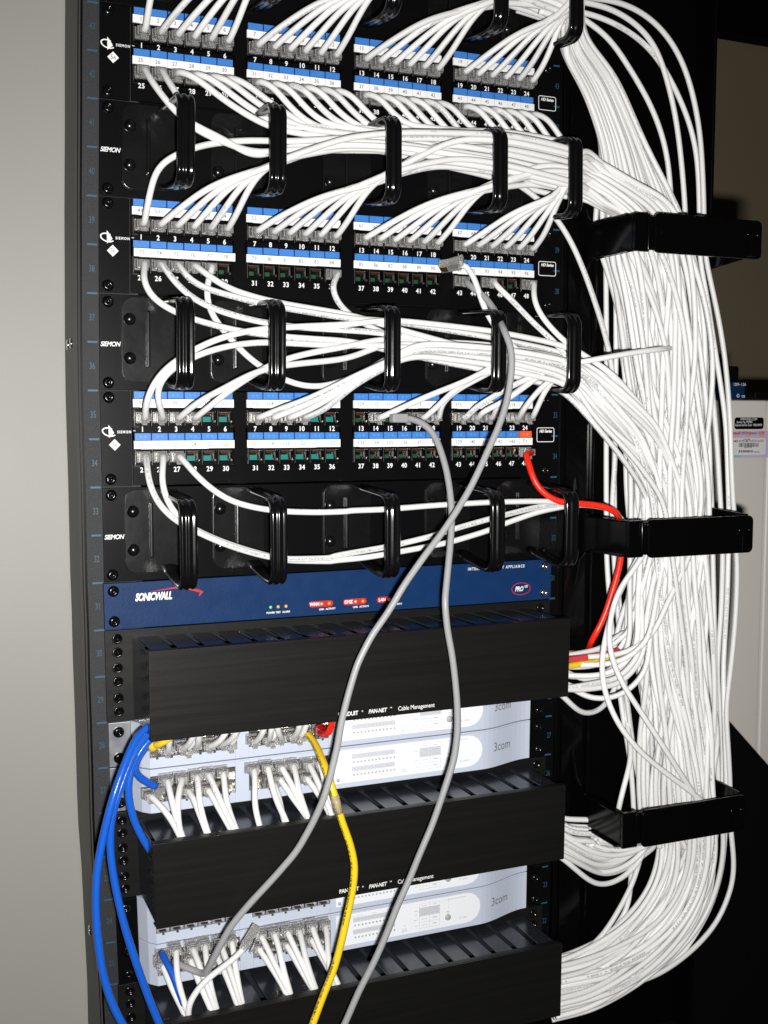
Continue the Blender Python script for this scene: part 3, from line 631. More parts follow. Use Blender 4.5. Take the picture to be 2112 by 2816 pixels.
def cable_mesh(P, r, m, sides=10):
    V, n, s = tube(P, r, sides); L = np.r_[0, np.cumsum(np.linalg.norm(np.diff(P, axis=0), axis=1))] + random.uniform(0, 5)
    F = []; UVs = []
    for i in range(n - 1):
        for k in range(s):
            k2 = (k + 1) % s; F.append((i * s + k, i * s + k2, (i + 1) * s + k2, (i + 1) * s + k))
            UVs += [(L[i], k / s), (L[i], (k + 1) / s), (L[i + 1], (k + 1) / s), (L[i + 1], k / s)]
    F.append(tuple(reversed(range(s)))); UVs += [(0, 0)] * s; F.append(tuple(range((n - 1) * s, n * s))); UVs += [(0, 0)] * s
    me = bpy.data.meshes.new('patch_cable'); me.from_pydata(V.tolist(), [], F); me.materials.append(K[m])
    uv = me.uv_layers.new(name='UVMap'); uv.data.foreach_set('uv', np.array(UVs, float).ravel())
    me.polygons.foreach_set('use_smooth', [True] * len(F)); me.update(); return me
GW = 'white patch cables'
def cable(P, label, m='cw', r=.0030, sm=10, group=GW, plugs=(), keep=2, name='patch_cable', step=.004, cat='cable'):
    P = smooth(resample([tuple(p) for p in P], step), sm, keep)
    o = link(name, cable_mesh(P, r, m)); tag(o, label, cat, group)
    for q in plugs:
        pl = link('plug', q[1] if len(q) > 1 and q[1] else PLUG, o, q[0])
        if len(q) > 2: pl.rotation_euler = q[2]
    return o
def V3(x, y, z): return Vector((x, y, z))
def lerp(a, b, t): return a + (b - a) * t

def relax(PP, act, r, it, fence=None):
    """PP[c,l,2] lanes of cables per level; pushes apart cables that overlap, keeps them smooth along the run"""
    n, L, _ = PP.shape; base = PP.copy()
    for q in range(it):
        D = PP[:, None] - PP[None]; d = np.sqrt((D ** 2).sum(-1)) + 1e-7
        ok = act[:, None] & act[None] & (d < 2 * r); ok[np.arange(n), np.arange(n)] = False
        push = np.where(ok, (2 * r - d) / d * .32, 0)[..., None] * D
        PP = PP + push.sum(1).clip(-.002, .002)
        if q < it - 6:
            PP[:, 1:-1] = np.where((act[:, 1:-1] & act[:, :-2] & act[:, 2:])[..., None], .6 * PP[:, 1:-1] + .2 * (PP[:, :-2] + PP[:, 2:]), PP[:, 1:-1])
            PP = PP + (base - PP) * .02
        if fence is not None: PP = np.clip(PP, -fence, fence)
    return PP
CR = .0030

def px_poly(pts, Y0, Y1=None, org=(0, 0), s=1.):
    n = len(pts); out = []
    for i, p in enumerate(pts):
        y = Y0 if Y1 is None else (p[2] if len(p) > 2 else lerp(Y0, Y1, i / max(1, n - 1)))
        if len(p) > 2: y = p[2]
        out.append(at(org[0] + p[0] * s, org[1] + p[1] * s, y))
    return out

# ---- bundles running through the ring managers, right to left lanes
class Run:
    def __init__(s, cents, halves, xs):
        s.c = cents; s.h = halves; s.x = xs
def run_center(keys, X):
    xs = [k[0].x for k in keys]
    return (np.interp(X, xs, [k[0].y for k in keys]), np.interp(X, xs, [k[0].z for k in keys]), np.interp(X, xs, [k[1] for k in keys]), np.interp(X, xs, [k[2] for k in keys]))
def disc():
    while True:
        a, b_ = random.uniform(-1, 1), random.uniform(-1, 1)
        if a * a + b_ * b_ < 1: return a, b_
def build_run(members, keys, X0, X1, step=.014):
    """members: dicts with 'join' X and 'slot' (y,z in -1..1)"""
    X = np.linspace(X0, X1, int((X1 - X0) / step) + 1); n, L = len(members), len(X)
    PP = np.zeros((n, L, 2)); act = np.zeros((n, L), bool)
    cen = np.array([run_center(keys, x) for x in X])
    for i, m in enumerate(members):
        s0, s1 = m['slot'], m.get('slot2', m['slot'])
        for l in range(L):
            t = l / (L - 1); t = t * t * (3 - 2 * t); a, c = lerp(s0[0], s1[0], t), lerp(s0[1], s1[1], t)
            PP[i, l] = (a * cen[l, 2], c * cen[l, 3]); act[i, l] = X[l] >= min(m['join'], X1 - .004)
    PP = relax(PP, act, CR, 70)
    for i, m in enumerate(members):
        m['lane'] = [V3(X[l], cen[l, 0] + PP[i, l, 0], cen[l, 1] + PP[i, l, 1]) for l in range(L) if act[i, l]]

cables = []            # dict: pre (points), lane, label, plug
def port_start(zt, k, up, jit=True):
    p = jack_pos(zt, k); return p, V3(p.x, -.012, p.z), V3(p.x + random.uniform(-.0006, .0006), -.0185, p.z + (.0004 if up else -.0004))
ORD = {1: 'topmost', 2: 'middle', 3: 'lowest'}
def lab(pn, k): return 'white patch cable in port %d of the %s patch panel' % (k + 1, ORD[pn])

# run 0 : above the frame, run 1 : first full manager, run 2 : second
def keysof(lst): return [(at(px, py, Y), hy, hz) for px, py, Y, hy, hz in lst]
K1 = keysof([(480, 330, -.04, .008, .008), (762, 385, -.042, .016, .018), (1076, 385, -.045, .026, .028), (1365, 415, -.045, .028, .029), (1585, 468, -.045, .029, .028)])
dz01 = 4 * U - .004
K0 = [(V3(k[0].x, k[0].y, k[0].z + dz01 - .002), k[1], k[2]) for k in K1]
K2 = keysof([(480, 900, -.04, .010, .010), (762, 905, -.042, .012, .020), (1076, 930, -.045, .018, .028), (1365, 965, -.045, .022, .026), (1585, 1010, -.045, .024, .026)])

def up_member(pn, k, keys, zmb):
    """cable that leaves an upper-row port and climbs into the manager above"""
    blk = (k % 24) // 6; c = k % 6; ring = blk + 1; X = RX[ring]
    first = (c == 0 and blk == 0)
    if first: X = RX[0] + .02
    if blk == 0 and c == 1 and pn == 1: X = RX[0] + .06
    p, a, s = port_start(ZT[pn], k, True)
    cy, cz, hy, hz = run_center(keys, X)
    zlow = zmb + .0235 + c * .0012 + random.uniform(-.002, .002)
    tgt = V3(X - .004, -.062 - .004 * (c % 3), zlow)
    if first: tgt = V3(X, -.05, zmb + .045)
    m1 = V3(lerp(s.x, tgt.x, .10), -.036, s.z + .0085); m2 = V3(lerp(s.x, tgt.x, .42), -.055, lerp(m1.z, tgt.z, .52 + .05 * random.random()))
    if first: m1 = V3(s.x, -.036, s.z + .016); m2 = V3(s.x + .006, -.048, s.z + .05); 
    m3 = V3(lerp(s.x, tgt.x, .74), -.061, lerp(m1.z, tgt.z, .84))
    sl = (random.uniform(-1, .1), random.uniform(-.7, .25)); 
    return dict(pre=[a, s, m1, m2, m3, tgt], join=X + .045 + .004 * c, slot=(min(-.1, sl[0]), sl[1] - .2), slot2=(random.uniform(-1, .1), random.uniform(-.9, .95)), label=lab(pn, k), plug=p, sm=16)
def down_member(pn, k, keys, zmb):
    blk = (k % 24) // 6; c = k % 6; X = RX[blk + 1]
    p, a, s = port_start(ZT[pn], k, False)
    cy, cz, hy, hz = run_center(keys, X + .01)
    end = V3(X - .012, -.040 - .002 * random.random(), cz + hz * (.75 - .25 * c / 5))
    if blk == 0 and c < 2:
        mid = [V3(s.x + .002, -.034, s.z - .014), V3(s.x + .012, -.045, s.z - .032), V3(RX[0] + .004, -.055, zmb + .063 - .004 * c), V3(RX[0] + .05, -.052, zmb + .050 - .003 * c)]
        end = V3(X - .012, -.048, zmb + .040 - .006 * (1 - c))
        return dict(pre=[a, s] + mid + [end], join=X + .01, slot=(-.3, -.4), slot2=disc(), label=lab(pn, k), plug=p, sm=10)
    sl_ = (.66, 1.1, 1.25, 1.35)[blk]
    xe = s.x + .04
    for _ in range(6):
        _y, cz_, _h, hz_ = run_center(keys, xe); xe = s.x + .008 + max(.012, s.z - (cz_ + hz_ * .55)) / sl_
    dx = xe - s.x; dz = s.z - (cz_ + hz_ * .55)
    mid = [V3(s.x + .003, -.028, s.z - .001), V3(s.x + .006 + dx * .12, -.032, s.z - dz * .18), V3(s.x + dx * .5, -.035, s.z - dz * .56), V3(xe, -.036, s.z - dz * .98)]
    return dict(pre=[a, s] + mid, join=xe + .016, slot=(random.uniform(-.1, .9), random.uniform(.1, .8)), slot2=(random.uniform(-.2, 1), random.uniform(-.9, .9)), label=lab(pn, k), plug=p, sm=10)
r1 = [up_member(2, k, K1, 18 * U) for k in range(24)] + [down_member(1, k, K1, 18 * U) for k in range(24, 48)]
r0 = [up_member(1, k, K0, 22 * U) for k in range(24)]
for q in range(52):
    r0.append(dict(pre=[], join=-.19 + q * .008, slot=disc(), slot2=disc(), label='white network cable arching in from above the frame into the vertical bundle', group='white cables from above the frame', plug=None, sm=10))
for m in r1: pass
build_run(r1, K1, -.19, .232); build_run(r0, K0, -.19, .232)

# run 2: traced starts
s4 = .4822
def z3p(L, Y0, Y1): return px_poly(L, Y0, Y1, (200, 500), s4)
def z4p(L, Y0, Y1): return px_poly(L, Y0, Y1, (900, 500), s4)
def z5p(L, Y0, Y1): return px_poly(L, Y0, Y1, (200, 1050), s4)
def z6p(L, Y0, Y1): return px_poly(L, Y0, Y1, (900, 1050), s4)
r2 = []
def m2(pn, k, pts, slot, join=None, **kw):
    p, a, s = port_start(ZT[pn], k, k < 24)
    d = dict(pre=[a, s] + pts, join=(pts[-1].x + .03) if join is None else join, slot=slot, slot2=disc(), label=lab(pn, k), plug=p, sm=8); d.update(kw); r2.append(d)
m2(2, 24, z3p([(402, 570), (440, 660), (520, 718), (620, 765), (700, 790), (850, 830), (950, 855), (1110, 875), (1400, 900), (1600, 905)], -.04, -.05), (0, .1))
m2(2, 25, z3p([(560, 545), (600, 590), (670, 660), (750, 708), (900, 760), (1110, 810), (1300, 832), (1600, 848)], -.034, -.05), (0, .4))
m2(2, 26, z3p([(650, 545), (740, 608), (900, 650), (1110, 705), (1300, 735), (1600, 785)], -.034, -.05), (0, .8))
m2(2, 27, z3p([(780, 540), (900, 618), (1050, 662), (1150, 688), (1300, 712), (1600, 760)], -.034, -.04), (.3, 1))
m2(2, 28, z3p([(762, 600), (765, 720), (820, 810), (920, 920), (1010, 1020), (1090, 1070), (1180, 1122), (1300, 1172), (1400, 1180), (1550, 1140)], -.032, -.03) + z4p([(190, 1095), (330, 1020)], -.03, -.035), (.6, -.6))
m2(2, 35, z4p([(22, 600), (50, 690), (110, 755), (220, 825), (330, 860)], -.034, -.035), (.8, .4))
m2(2, 44, z4p([(960, 590), (1050, 670), (1150, 780), (1250, 880), (1360, 950)], -.032, -.045), (0, .8))
m2(2, 47, z4p([(1175, 650), (1190, 720), (1240, 800), (1330, 890)], -.032, -.045), (-.2, 1), join=.232)
m2(3, 0, z5p([(415, 130), (440, 50)], -.036, -.045) + z3p([(470, 1130), (520, 1060), (590, 1015), (680, 960), (800, 900), (950, 855), (1110, 835), (1400, 820), (1600, 815)], -.048, -.05), (-.3, .5))
m2(3, 1, z5p([(500, 150), (481, 90), (475, 30)], -.034, -.045) + z3p([(500, 1120), (560, 1055), (680, 1000), (800, 950), (1000, 915), (1110, 912), (1300, 925), (1600, 938)], -.048, -.05), (-.6, 0))
m2(3, 2, z5p([(680, 140), (790, 70), (900, 22)], -.036, -.05) + z3p([(1010, 1090), (1110, 1058), (1300, 1035), (1600, 1010)], -.058, -.055), (-.6, -.4))
m2(3, 3, z5p([(770, 150), (830, 100), (930, 20)], -.036, -.05) + z3p([(1030, 1100), (1110, 1045), (1200, 1010), (1400, 965), (1600, 935)], -.056, -.055), (-.8, 0))
for k, off in ((6, 0), (7, 10), (8, 22), (9, 34)):
    p = jack_pos(ZT[3], k)
    q = z6p([(140 + off * .6, -25 + off), (250, -75 + off)], -.055, -.06); s = V3(p.x, -.02, p.z)
    m2(3, k, [V3(p.x + .012, -.034, p.z + .007), V3(lerp(s.x, q[0].x, .55), -.046, lerp(s.z, q[0].z, .50))] + q + z4p([(330, 1035 + off * .8)], -.062, -.06), (-.7, -.5), join=.04)
m2(3, 13, z6p([(400, 160), (550, 90), (700, 30), (820, -10)], -.034, -.055) + z4p([(930, 1062)], -.058, -.06), (-.7, -.6))
m2(3, 16, z6p([(620, 150), (700, 70), (770, 5)], -.034, -.05) + z4p([(940, 1055)], -.058, -.06), (-.6, -.6))
m2(3, 17, z6p([(650, 120), (740, 40), (820, 0)], -.034, -.05) + z4p([(960, 1075)], -.058, -.06), (-.5, -.8))
for k, L in ((18, [(850, 140), (950, 82), (1050, 24), (1180, -45)]), (19, [(880, 170), (980, 130), (1060, 80), (1150, 10), (1230, -50)]), (20, [(960, 150), (1040, 85), (1130, 15), (1250, -45)]),
             (22, [(1110, 170), (1160, 100), (1230, 20), (1290, -40)]), (23, [(1170, 205), (1200, 150), (1222, 80), (1270, 0), (1320, -50)])):
    m2(3, k, z6p(L, -.034, -.060), (-.6, -.5), join=.232)
# loose cable lying over port 43
lp = z4p([(752, 468), (806, 490), (838, 540), (862, 620), (885, 700), (925, 790), (975, 860)], -.030, -.05)
r2.append(dict(pre=lp, join=.165, slot=(-.5, .5), slot2=disc(), label='loose white patch cable with its clear plug unplugged over port 43', plug=None, sm=6, loose=1))
build_run(r2, K2, -.19, .232)

# ---- the vertical bundle
cen_px = [(1750, 590), (1800, 690), (1825, 900), (1840, 1100), (1850, 1300), (1857, 1410), (1850, 1540), (1850, 1760), (1872, 2000), (1872, 2190), (1905, 2330), (1885, 2450), (1822, 2550), (1725, 2635), (1640, 2682), (1560, 2704)]
hw = [.056, .060, .062, .066, .069, .068, .070, .066, .058, .058, .052, .050, .048, .042, .036, .031]
CY = -.042
cp_ = np.array([tuple(at(x, y, CY)) for x, y in cen_px]); dd = np.r_[0, np.cumsum(np.linalg.norm(np.diff(cp_, axis=0), axis=1))]
step = .013; NL = int(dd[-1] / step) + 1; sl_ = np.linspace(0, dd[-1], NL)
CL = np.stack([np.interp(sl_, dd, cp_[:, k]) for k in range(3)], 1); CL = smooth(CL, 12); HW = np.interp(sl_, dd, hw); HW = np.convolve(np.r_[HW[0], HW[0], HW, HW[-1], HW[-1]], np.ones(5) / 5, 'valid')
HV = np.interp(sl_, [0, dd[1], dd[8], dd[-1]], [.040, .044, .042, .030])
TT = np.gradient(CL, axis=0); TT /= np.linalg.norm(TT, axis=1)[:, None]; E1 = np.stack([-TT[:, 2], 0 * TT[:, 0], TT[:, 0]], 1)   # +X when running down
NK = 7
def slots(seq_u, seq_v):
    """target keys along the bundle"""
    return [(max(-1, min(1, u)), max(-1, min(1, v))) for u, v in zip(seq_u, seq_v)]
mem = []
def bundle_member(m, u0, v0, lstart, kind):
    us, vs = [u0], [v0]
    for q in range(1, NK):
        us.append(lerp(us[-1], random.uniform(-1, .5 if kind == 'c' and q < 4 else 1), .5 if kind != 'edge' else .05)); vs.append(lerp(vs[-1], random.uniform(-1, 1), .45 if kind != 'edge' else .05))
    m['us'], m['vs'], m['l0'], m['kind'] = us, vs, lstart, kind; mem.append(m)
lev = lambda py: int(np.argmin(abs(CL[:, 2] - at(1850, py, CY).z) + 10 * (np.arange(NL) > NL * .8)))
random.seed(11)
def ranked(ms, jit):
    o = sorted(ms, key=lambda m: m['lane'][-1].z)
    for i, m in enumerate(o): m['rk'] = max(-1, min(1, -1 + 2 * i / max(1, len(o) - 1) + random.uniform(-jit, jit)))
ranked(r1, .25); ranked(r0, .3); ranked(r2, .25)
for m in r1: bundle_member(m, lerp(-1, .35, (m['rk'] + 1) / 2), random.uniform(-1, -.15), lev(590), 'a')
for m in r0: bundle_member(m, lerp(-.6, .95, (m['rk'] + 1) / 2), random.uniform(.05, 1), lev(470) + 0, 'b')
for m in r2: bundle_member(m, lerp(-.8, .3, (m['rk'] + 1) / 2), random.uniform(-1, -.6), lev(1370), 'c')
N = len(mem)
# which duct each cable ends in
order = sorted(range(N), key=lambda i: mem[i]['us'][4] + .3 * random.random())
for i in range(N): mem[i]['dest'] = 3
SWI27 = [(215, 620, (300, 690), (380, 800), (440, 912)), (340, 505, (355, 600), (388, 740), (446, 908)), (450, 490, (410, 580), (400, 700), (425, 880)), (500, 580, (545, 640), (580, 760), (640, 888)), (565, 470, (570, 570), (578, 720), (645, 886)),
    (655, 455, (690, 540), (750, 680), (850, 862)), (650, 570, (700, 650), (770, 790), (838, 864)), (765, 445, (770, 600), (800, 750), (864, 858)), (1000, 420, (1000, 560), (985, 700), (1040, 838)), (1105, 400, (1130, 560), (1180, 700), (1255, 808)),
    (1150, 530, (1190, 620), (1190, 730), (1235, 808)), (1210, 400, (1280, 520), (1330, 640), (1425, 785)), (1200, 490, (1260, 580), (1340, 700), (1432, 786)), (1300, 385, (1320, 500), (1345, 640), (1415, 780)), (1400, 480, (1490, 600), (1560, 720), (1590, 760)), (1420, 380, (1470, 480), (1510, 590), (1600, 762)), (1500, 370, (1530, 500), (1560, 640), (1612, 758))]
SWI23 = [(250, 500, (300, 640), (370, 780), (430, 868)), (350, 390, (340, 530), (370, 680), (442, 864)), (480, 375, (520, 480), (570, 620), (650, 824)), (460, 460, (500, 570), (560, 720), (625, 828)), (570, 350, (575, 480), (600, 640), (655, 824)),
    (690, 340, (740, 480), (780, 600), (838, 790)), (660, 430, (720, 540), (770, 680), (822, 792)), (775, 320, (790, 460), (810, 620), (850, 787)), (1000, 275, (1060, 400), (1130, 560), (1225, 708)), (980, 370, (1060, 480), (1140, 610), (1205, 712)),
    (1100, 260, (1140, 380), (1150, 520), (1222, 706)), (1200, 245, (1260, 380), (1330, 540), (1405, 672)), (1190, 340, (1260, 450), (1330, 600), (1410, 672)), (1290, 235, (1310, 350), (1340, 500), (1415, 670)), (1390, 210, (1420, 330), (1500, 480), (1590, 634)), (1380, 300, (1450, 420), (1520, 540), (1588, 634)), (1490, 200, (1500, 320), (1490, 440), (1520, 560))]
SWI28 = [(345, 270, (345, 200), (350, 130)), (460, 250, (510, 200), (545, 150)), (560, 235, (570, 190), (580, 130)), (665, 235, (740, 190), (800, 130)), (770, 215, (830, 170), (880, 120)), (1010, 200, (1050, 140), (1080, 90)), (1110, 185, (1120, 140), (1125, 90)), (1210, 175, (1180, 140), (1160, 90)), (1300, 160, (1330, 110), (1345, 60))]
random.seed(5)
d1 = [i for i in order[:34]]; random.shuffle(d1)
for i in d1[:14]: mem[i]['dest'] = 1
for i in d1[14:34]: mem[i]['dest'] = 2
lend = {1: lev(1780), 2: lev(2350), 3: NL - 1}
PP = np.zeros((N, NL, 2)); act = np.zeros((N, NL), bool); kl = np.linspace(0, NL - 1, NK)
for i, m in enumerate(mem):
    le = lend[m['dest']] - (random.randint(0, 3) if m['dest'] < 3 else 0)
    if m['dest'] == 1: m['us'][3:] = [-.75 - .2 * random.random()] * (NK - 3); m['vs'][3:] = [random.uniform(-1, .8)] * (NK - 3)
    if m['dest'] == 2: m['us'][4:] = [random.uniform(-1, -.2)] * (NK - 4)
    l = np.arange(NL); t = np.interp(l, kl, np.arange(NK)); f = t - np.floor(t); f = f * f * (3 - 2 * f); a = np.floor(t).astype(int); c = np.minimum(a + 1, NK - 1)
    us, vs = np.array(m['us']), np.array(m['vs'])
    PP[i, :, 0] = (us[a] * (1 - f) + us[c] * f) * HW; PP[i, :, 1] = (vs[a] * (1 - f) + vs[c] * f) * HV
    act[i, m['l0']:le + 1] = True; m['l1'] = le
PP = relax(PP, act, CR, 90)
for i, m in enumerate(mem):
    m['vert'] = [Vector(CL[l] + E1[l] * PP[i, l, 0] + np.array((0, PP[i, l, 1], 0))) for l in range(m['l0'], m['l1'] + 1)]
    for v in m['vert']:
        if v.z > .15: v.x = max(.284, min(.427 + .05 * min(1, max(0, min(abs(v.z - g_ - .019) for g_ in GZ) - .035) / .07), v.x))
        v.y = max(-.0965, min(.026, v.y))

def duct_end(zb, i, n):
    return V3(.2150, -.070 + .056 * random.random(), zb + lerp(.016, .066, random.random()))
sw = {27: list(SWI27), 23: list(SWI23), 28: list(SWI28)}
def tail_to_switch(which, e):
    """from inside the duct to a switch port; e = entry point at right end of the duct"""
    if not sw[which]: return [], None
    L = sw[which].pop(0); org = {27: (340, 1970), 23: (360, 2480), 28: (340, 1970)}[which]; s = .3617
    P = [(L[0], L[1])] + list(L[2:]); n = len(P)
    zb = {27: 5 * U, 23: 1 * U, 28: 6 * U}[which]; yend = {27: -.0700, 23: -.0700, 28: -.062}[which]
    Q = [at(org[0] + p[0] * s, org[1] + p[1] * s, lerp(-.037, yend, (j / (n - 1)) ** .8)) for j, p in enumerate(P)]
    body = Q[0]; inner = V3(body.x, -.0195, body.z)
    head = [V3(body.x, -.026, body.z + .0004)] + Q
    last = Q[-1]; dz = -.018 if which != 28 else .02
    inside = [V3(last.x + .003, last.y + .004, last.z + dz), V3(last.x + .03, lerp(last.y, e.y, .6), lerp(last.z + dz, e.z, .6))]
    return list(reversed(head + inside)), inner
random.seed(21)
cnt = {1: 0, 2: 0, 3: 0}
for m in mem:
    pre = list(m['pre']); lane = m['lane']; d = m['dest']; cnt[d] += 1
    mid = []
    if m['kind'] == 'b':                                      # from the ring above the frame, arching down
        u, v = m['us'][0], m['vs'][0]; Y = -.028 + .018 * (v - .5)
        mid = [at(1560 + u * 38, 118 - u * 28, Y - .012), at(1640 + u * 56, 230 - u * 22, Y), at(1705 + u * 74, 400, Y)]
    if m['kind'] == 'a':
        u, v = m['us'][0], m['vs'][0]; w = (u + 1) / .675 - 1
        w = m['rk']; mid = [at(1636 + w * 10, 492 - w * 52, -.055 + v * .01), at(1712 + w * 34, 545 - w * 40, -.058 + v * .015)]
    if m['kind'] == 'c':
        v = m['vs'][0]; w = m['rk']; q = m['vert'][0]
        a = at(1648 + w * 30, 1082 - w * 64, -.066 + v * .006); h = lerp(a, q, .5) + V3(.008 + .006 * w, -.004, .008 + .008 * w); mid = [a, h]
    P = pre + lane
    end = m['vert'][-1]; post_ = []; plugs = []
    zb = {1: 7 * U, 2: 3 * U, 3: -U}[d]; e = M(*duct_end(zb, 0, 1)); pin = None
    if d == 1:
        t = random.random(); e.z = zb + lerp(.004, .038, t); e.y = lerp(-.070, -.045, t) + random.uniform(-.003, .015)
        low = e.z - random.choice((random.uniform(.0, .02), random.uniform(.02, .055))) * (1 - .4 * t)
        post_ = [V3(end.x - .003, end.y - .004, low + .030), V3(lerp(end.x, e.x, .28), lerp(end.y, e.y, .4), low + .004), V3(lerp(end.x, e.x, .6), lerp(end.y, e.y, .7), low + .004), V3(lerp(end.x, e.x, .85), e.y, lerp(low, e.z, .6)), e]
        tl, pin = tail_to_switch(28, e)
    elif d == 2:
        t = random.random(); e.z = zb + lerp(.005, .040, t); e.y = lerp(-.070, -.045, t) + random.uniform(-.003, .015)
        low = lerp(.086, .132, t) + random.uniform(-.006, .006)
        post_ = [V3(end.x - .010, lerp(end.y, e.y, .2), low + .018), V3(lerp(end.x, e.x, .30), lerp(end.y, e.y, .4), low), V3(lerp(end.x, e.x, .55), lerp(end.y, e.y, .7), low), V3(lerp(end.x, e.x, .80), e.y, lerp(low, e.z, .55)), e]
        tl, pin = tail_to_switch(27, e)
    else:
        post_ = [e] if False else []
        e = end; tl, pin = tail_to_switch(23, e)
        if not tl: tl = [V3(e.x - .03, e.y, e.z)]
        else: tl = [V3(e.x - .02, e.y, e.z)] + tl
    P = P + mid + m['vert'] + post_ + tl
    if m['plug'] is not None: plugs.append((m['plug'], PLUG))
    if pin is not None: plugs.append((pin, PLUG))
    P = resample([tuple(p) for p in P], .004)
    n0 = len(resample([tuple(p) for p in pre], .004)) if len(pre) > 1 else 3
    # strong smoothing in the open runs, gentle near the port
    Q = smooth(P, 34, 6); wgt = np.clip((np.arange(len(P)) - 8) / 14., 0, 1)[:, None]
    R = smooth(P, m['sm'], 3); tailw = np.clip((len(P) - 4 - np.arange(len(P))) / 22., 0, 1)[:, None]; wgt = np.minimum(wgt, tailw)
    P = R * (1 - wgt) + Q * wgt
    for g_ in GZ:
        k_ = (P[:, 2] > g_ - .012) & (P[:, 2] < g_ + GH + .008) & (P[:, 0] > .255) & (P[:, 0] < .2835) & (P[:, 1] > -.103); P[k_, 0] = .2835
    P = smooth(P, 3, 3)
    o = link('patch_cable', cable_mesh(P, CR, 'cwp' if m['kind'] == 'c' else 'cw')); tag(o, m['label'], 'cable', m.get('group', GW))
    for q in plugs: link('plug', q[1], o, q[0])
    if m.get('loose'):
        pl = link('plug', LPLUG, o, Vector(P[0])); dr = Vector((-.72, .66, -.10)); pl.rotation_mode = 'QUATERNION'
        pl.rotation_quaternion = dr.to_track_quat('Y', 'Z') @ Euler((0, -2.7, 0)).to_quaternion()

# ---- single cables, traced
def zr(L, oy, Y0, Y1=None): return px_poly(L, Y0, Y1, (1400, oy), .4292)
# three wide arcs from above
outer = zr([(1440, 60), (1462, 200), (1440, 360), (1400, 520), (1320, 650)], 2300, -.05, -.04)
A3 = [zr([(200, -60), (430, 10), (620, 35), (760, 110), (880, 205), (960, 330), (1010, 500), (1060, 700), (1090, 900), (1115, 1150), (1130, 1370)], 0, -.045, -.02),
      zr([(200, -120), (450, -20), (680, 0), (850, 70), (1000, 200), (1110, 380), (1180, 600), (1225, 850), (1240, 1100), (1250, 1380)], 0, -.05, -.03),
      zr([(180, 10), (420, 70), (560, 95), (760, 190), (910, 310), (1010, 460), (1100, 640), (1170, 820), (1210, 1020), (1222, 1380)], 0, -.04, -.015),
      zr([(230, -30), (430, 90), (640, 230), (780, 450), (900, 650), (980, 850), (1020, 1020), (1040, 1300)], 0, -.035, -.02)]
RT = [zr([(1135, 200), (1180, 450), (1240, 700), (1290, 1000), (1330, 1400)], 600, -.02, -.02) + zr([(1350, 350), (1370, 700), (1360, 1100), (1330, 1500)], 1200, -.02, -.02) + zr([(1370, 100), (1365, 400), (1330, 700), (1240, 1050), (1050, 1400), (700, 1640), (370, 1690), (180, 1700)], 2000, -.02, -.04),
      zr([(1245, 200), (1290, 400), (1345, 650), (1385, 900), (1415, 1250), (1425, 1600)], 600, -.03, -.035) + zr([(1440, 480), (1465, 850), (1450, 1200), (1420, 1500), (1385, 1760)], 1200, -.035, -.04) + zr([(1400, 60), (1418, 380), (1415, 640), (1445, 850), (1440, 1000), (1340, 1250), (1180, 1430), (960, 1590), (700, 1670), (500, 1720), (330, 1750), (180, 1762)], 2000, -.045, -.055),
      zr([(1215, 250), (1260, 450), (1300, 720), (1345, 1000), (1390, 1300), (1400, 1600)], 600, -.015, -.02) + zr([(1410, 500), (1400, 1000), (1370, 1500)], 1200, -.02, -.03) + zr([(1385, 100), (1395, 400), (1385, 650), (1370, 900), (1290, 1170), (1100, 1480), (900, 1600), (600, 1680), (370, 1728), (180, 1740)], 2000, -.04, -.05),
      zr([(1050, 300), (1100, 600), (1180, 900), (1240, 1200), (1290, 1600)], 600, -.015, -.02) + zr([(1300, 500), (1310, 1000), (1320, 1500)], 1200, -.02, -.03) + zr([(1330, 100), (1345, 400), (1330, 700), (1250, 1000), (1050, 1330), (700, 1560), (375, 1640), (180, 1670)], 2000, -.03, -.04)]
nm = ['innermost and straightest of the loose white arcs at top right', 'outermost loose white arc curving down at top right', 'loose white arc crossing under the others at top right', 'white cable hugging the bundle edge at top right']
for a, t, n in zip(A3, RT, nm): cable(a + t, n, sm=40)
# two lone cables at the left edge of the bundle
cable(zr([(-260, 960), (-120, 1080), (0, 1150), (100, 1200), (270, 1345), (400, 1540)], 0, -.035, -.03) + zr([(500, 520 - 40 + 0), (580, 720), (630, 880), (668, 1100), (680, 1400), (680, 1650)], 560, -.03, -.01) + zr([(655, 480), (680, 900), (705, 1250), (730, 1500), (770, 1800)], 1200, -.005, -.02) + zr([(790, 100), (820, 300), (900, 600), (800, 1000), (600, 1350), (375, 1520), (180, 1600)], 2000, -.02, -.04),
      'single white cable bowing out left of the upper gate', sm=40)
cable([at(1666, 300, .01), at(1666, 700, .01), at(1668, 1000, .01), at(1667, 1300, .01), at(1668, 1540, .01), at(1684, 1750, .0), at(1710, 1950, -.01), at(1735, 2100, -.02), at(1745, 2250, -.02), at(1730, 2500, -.02), at(1640, 2620, -.03), at(1560, 2670, -.035), at(1480, 2700, -.04)], 'straight white cable standing alone along the left side of the bundle', sm=30)
cable([at(1694, 300, .008), at(1694, 700, .008), at(1694, 1000, .008), at(1688, 1300, .008), at(1692, 1540, .006), at(1716, 1800, .0), at(1722, 1980, -.01), at(1740, 2080, -.05), at(1716, 2160, -.06), at(1702, 2215, -.06), at(1690, 2300, -.03), at(1600, 2330, -.04), at(1545, 2330, -.04), at(1480, 2330, -.04)], 'thin white cable leaving the bundle left above the lowest gate', sm=30)
# stub crossing over
cable([at(1420, 985, -.05), at(1500, 1002, -.052), at(1590, 998, -.080), at(1650, 986, -.088), at(1740, 970, -.089), at(1825, 959, -.086), at(1850, 957, -.06), at(1856, 965, -.03), at(1860, 1100, .0)], 'white cable lying almost level across the bundle', sm=12)
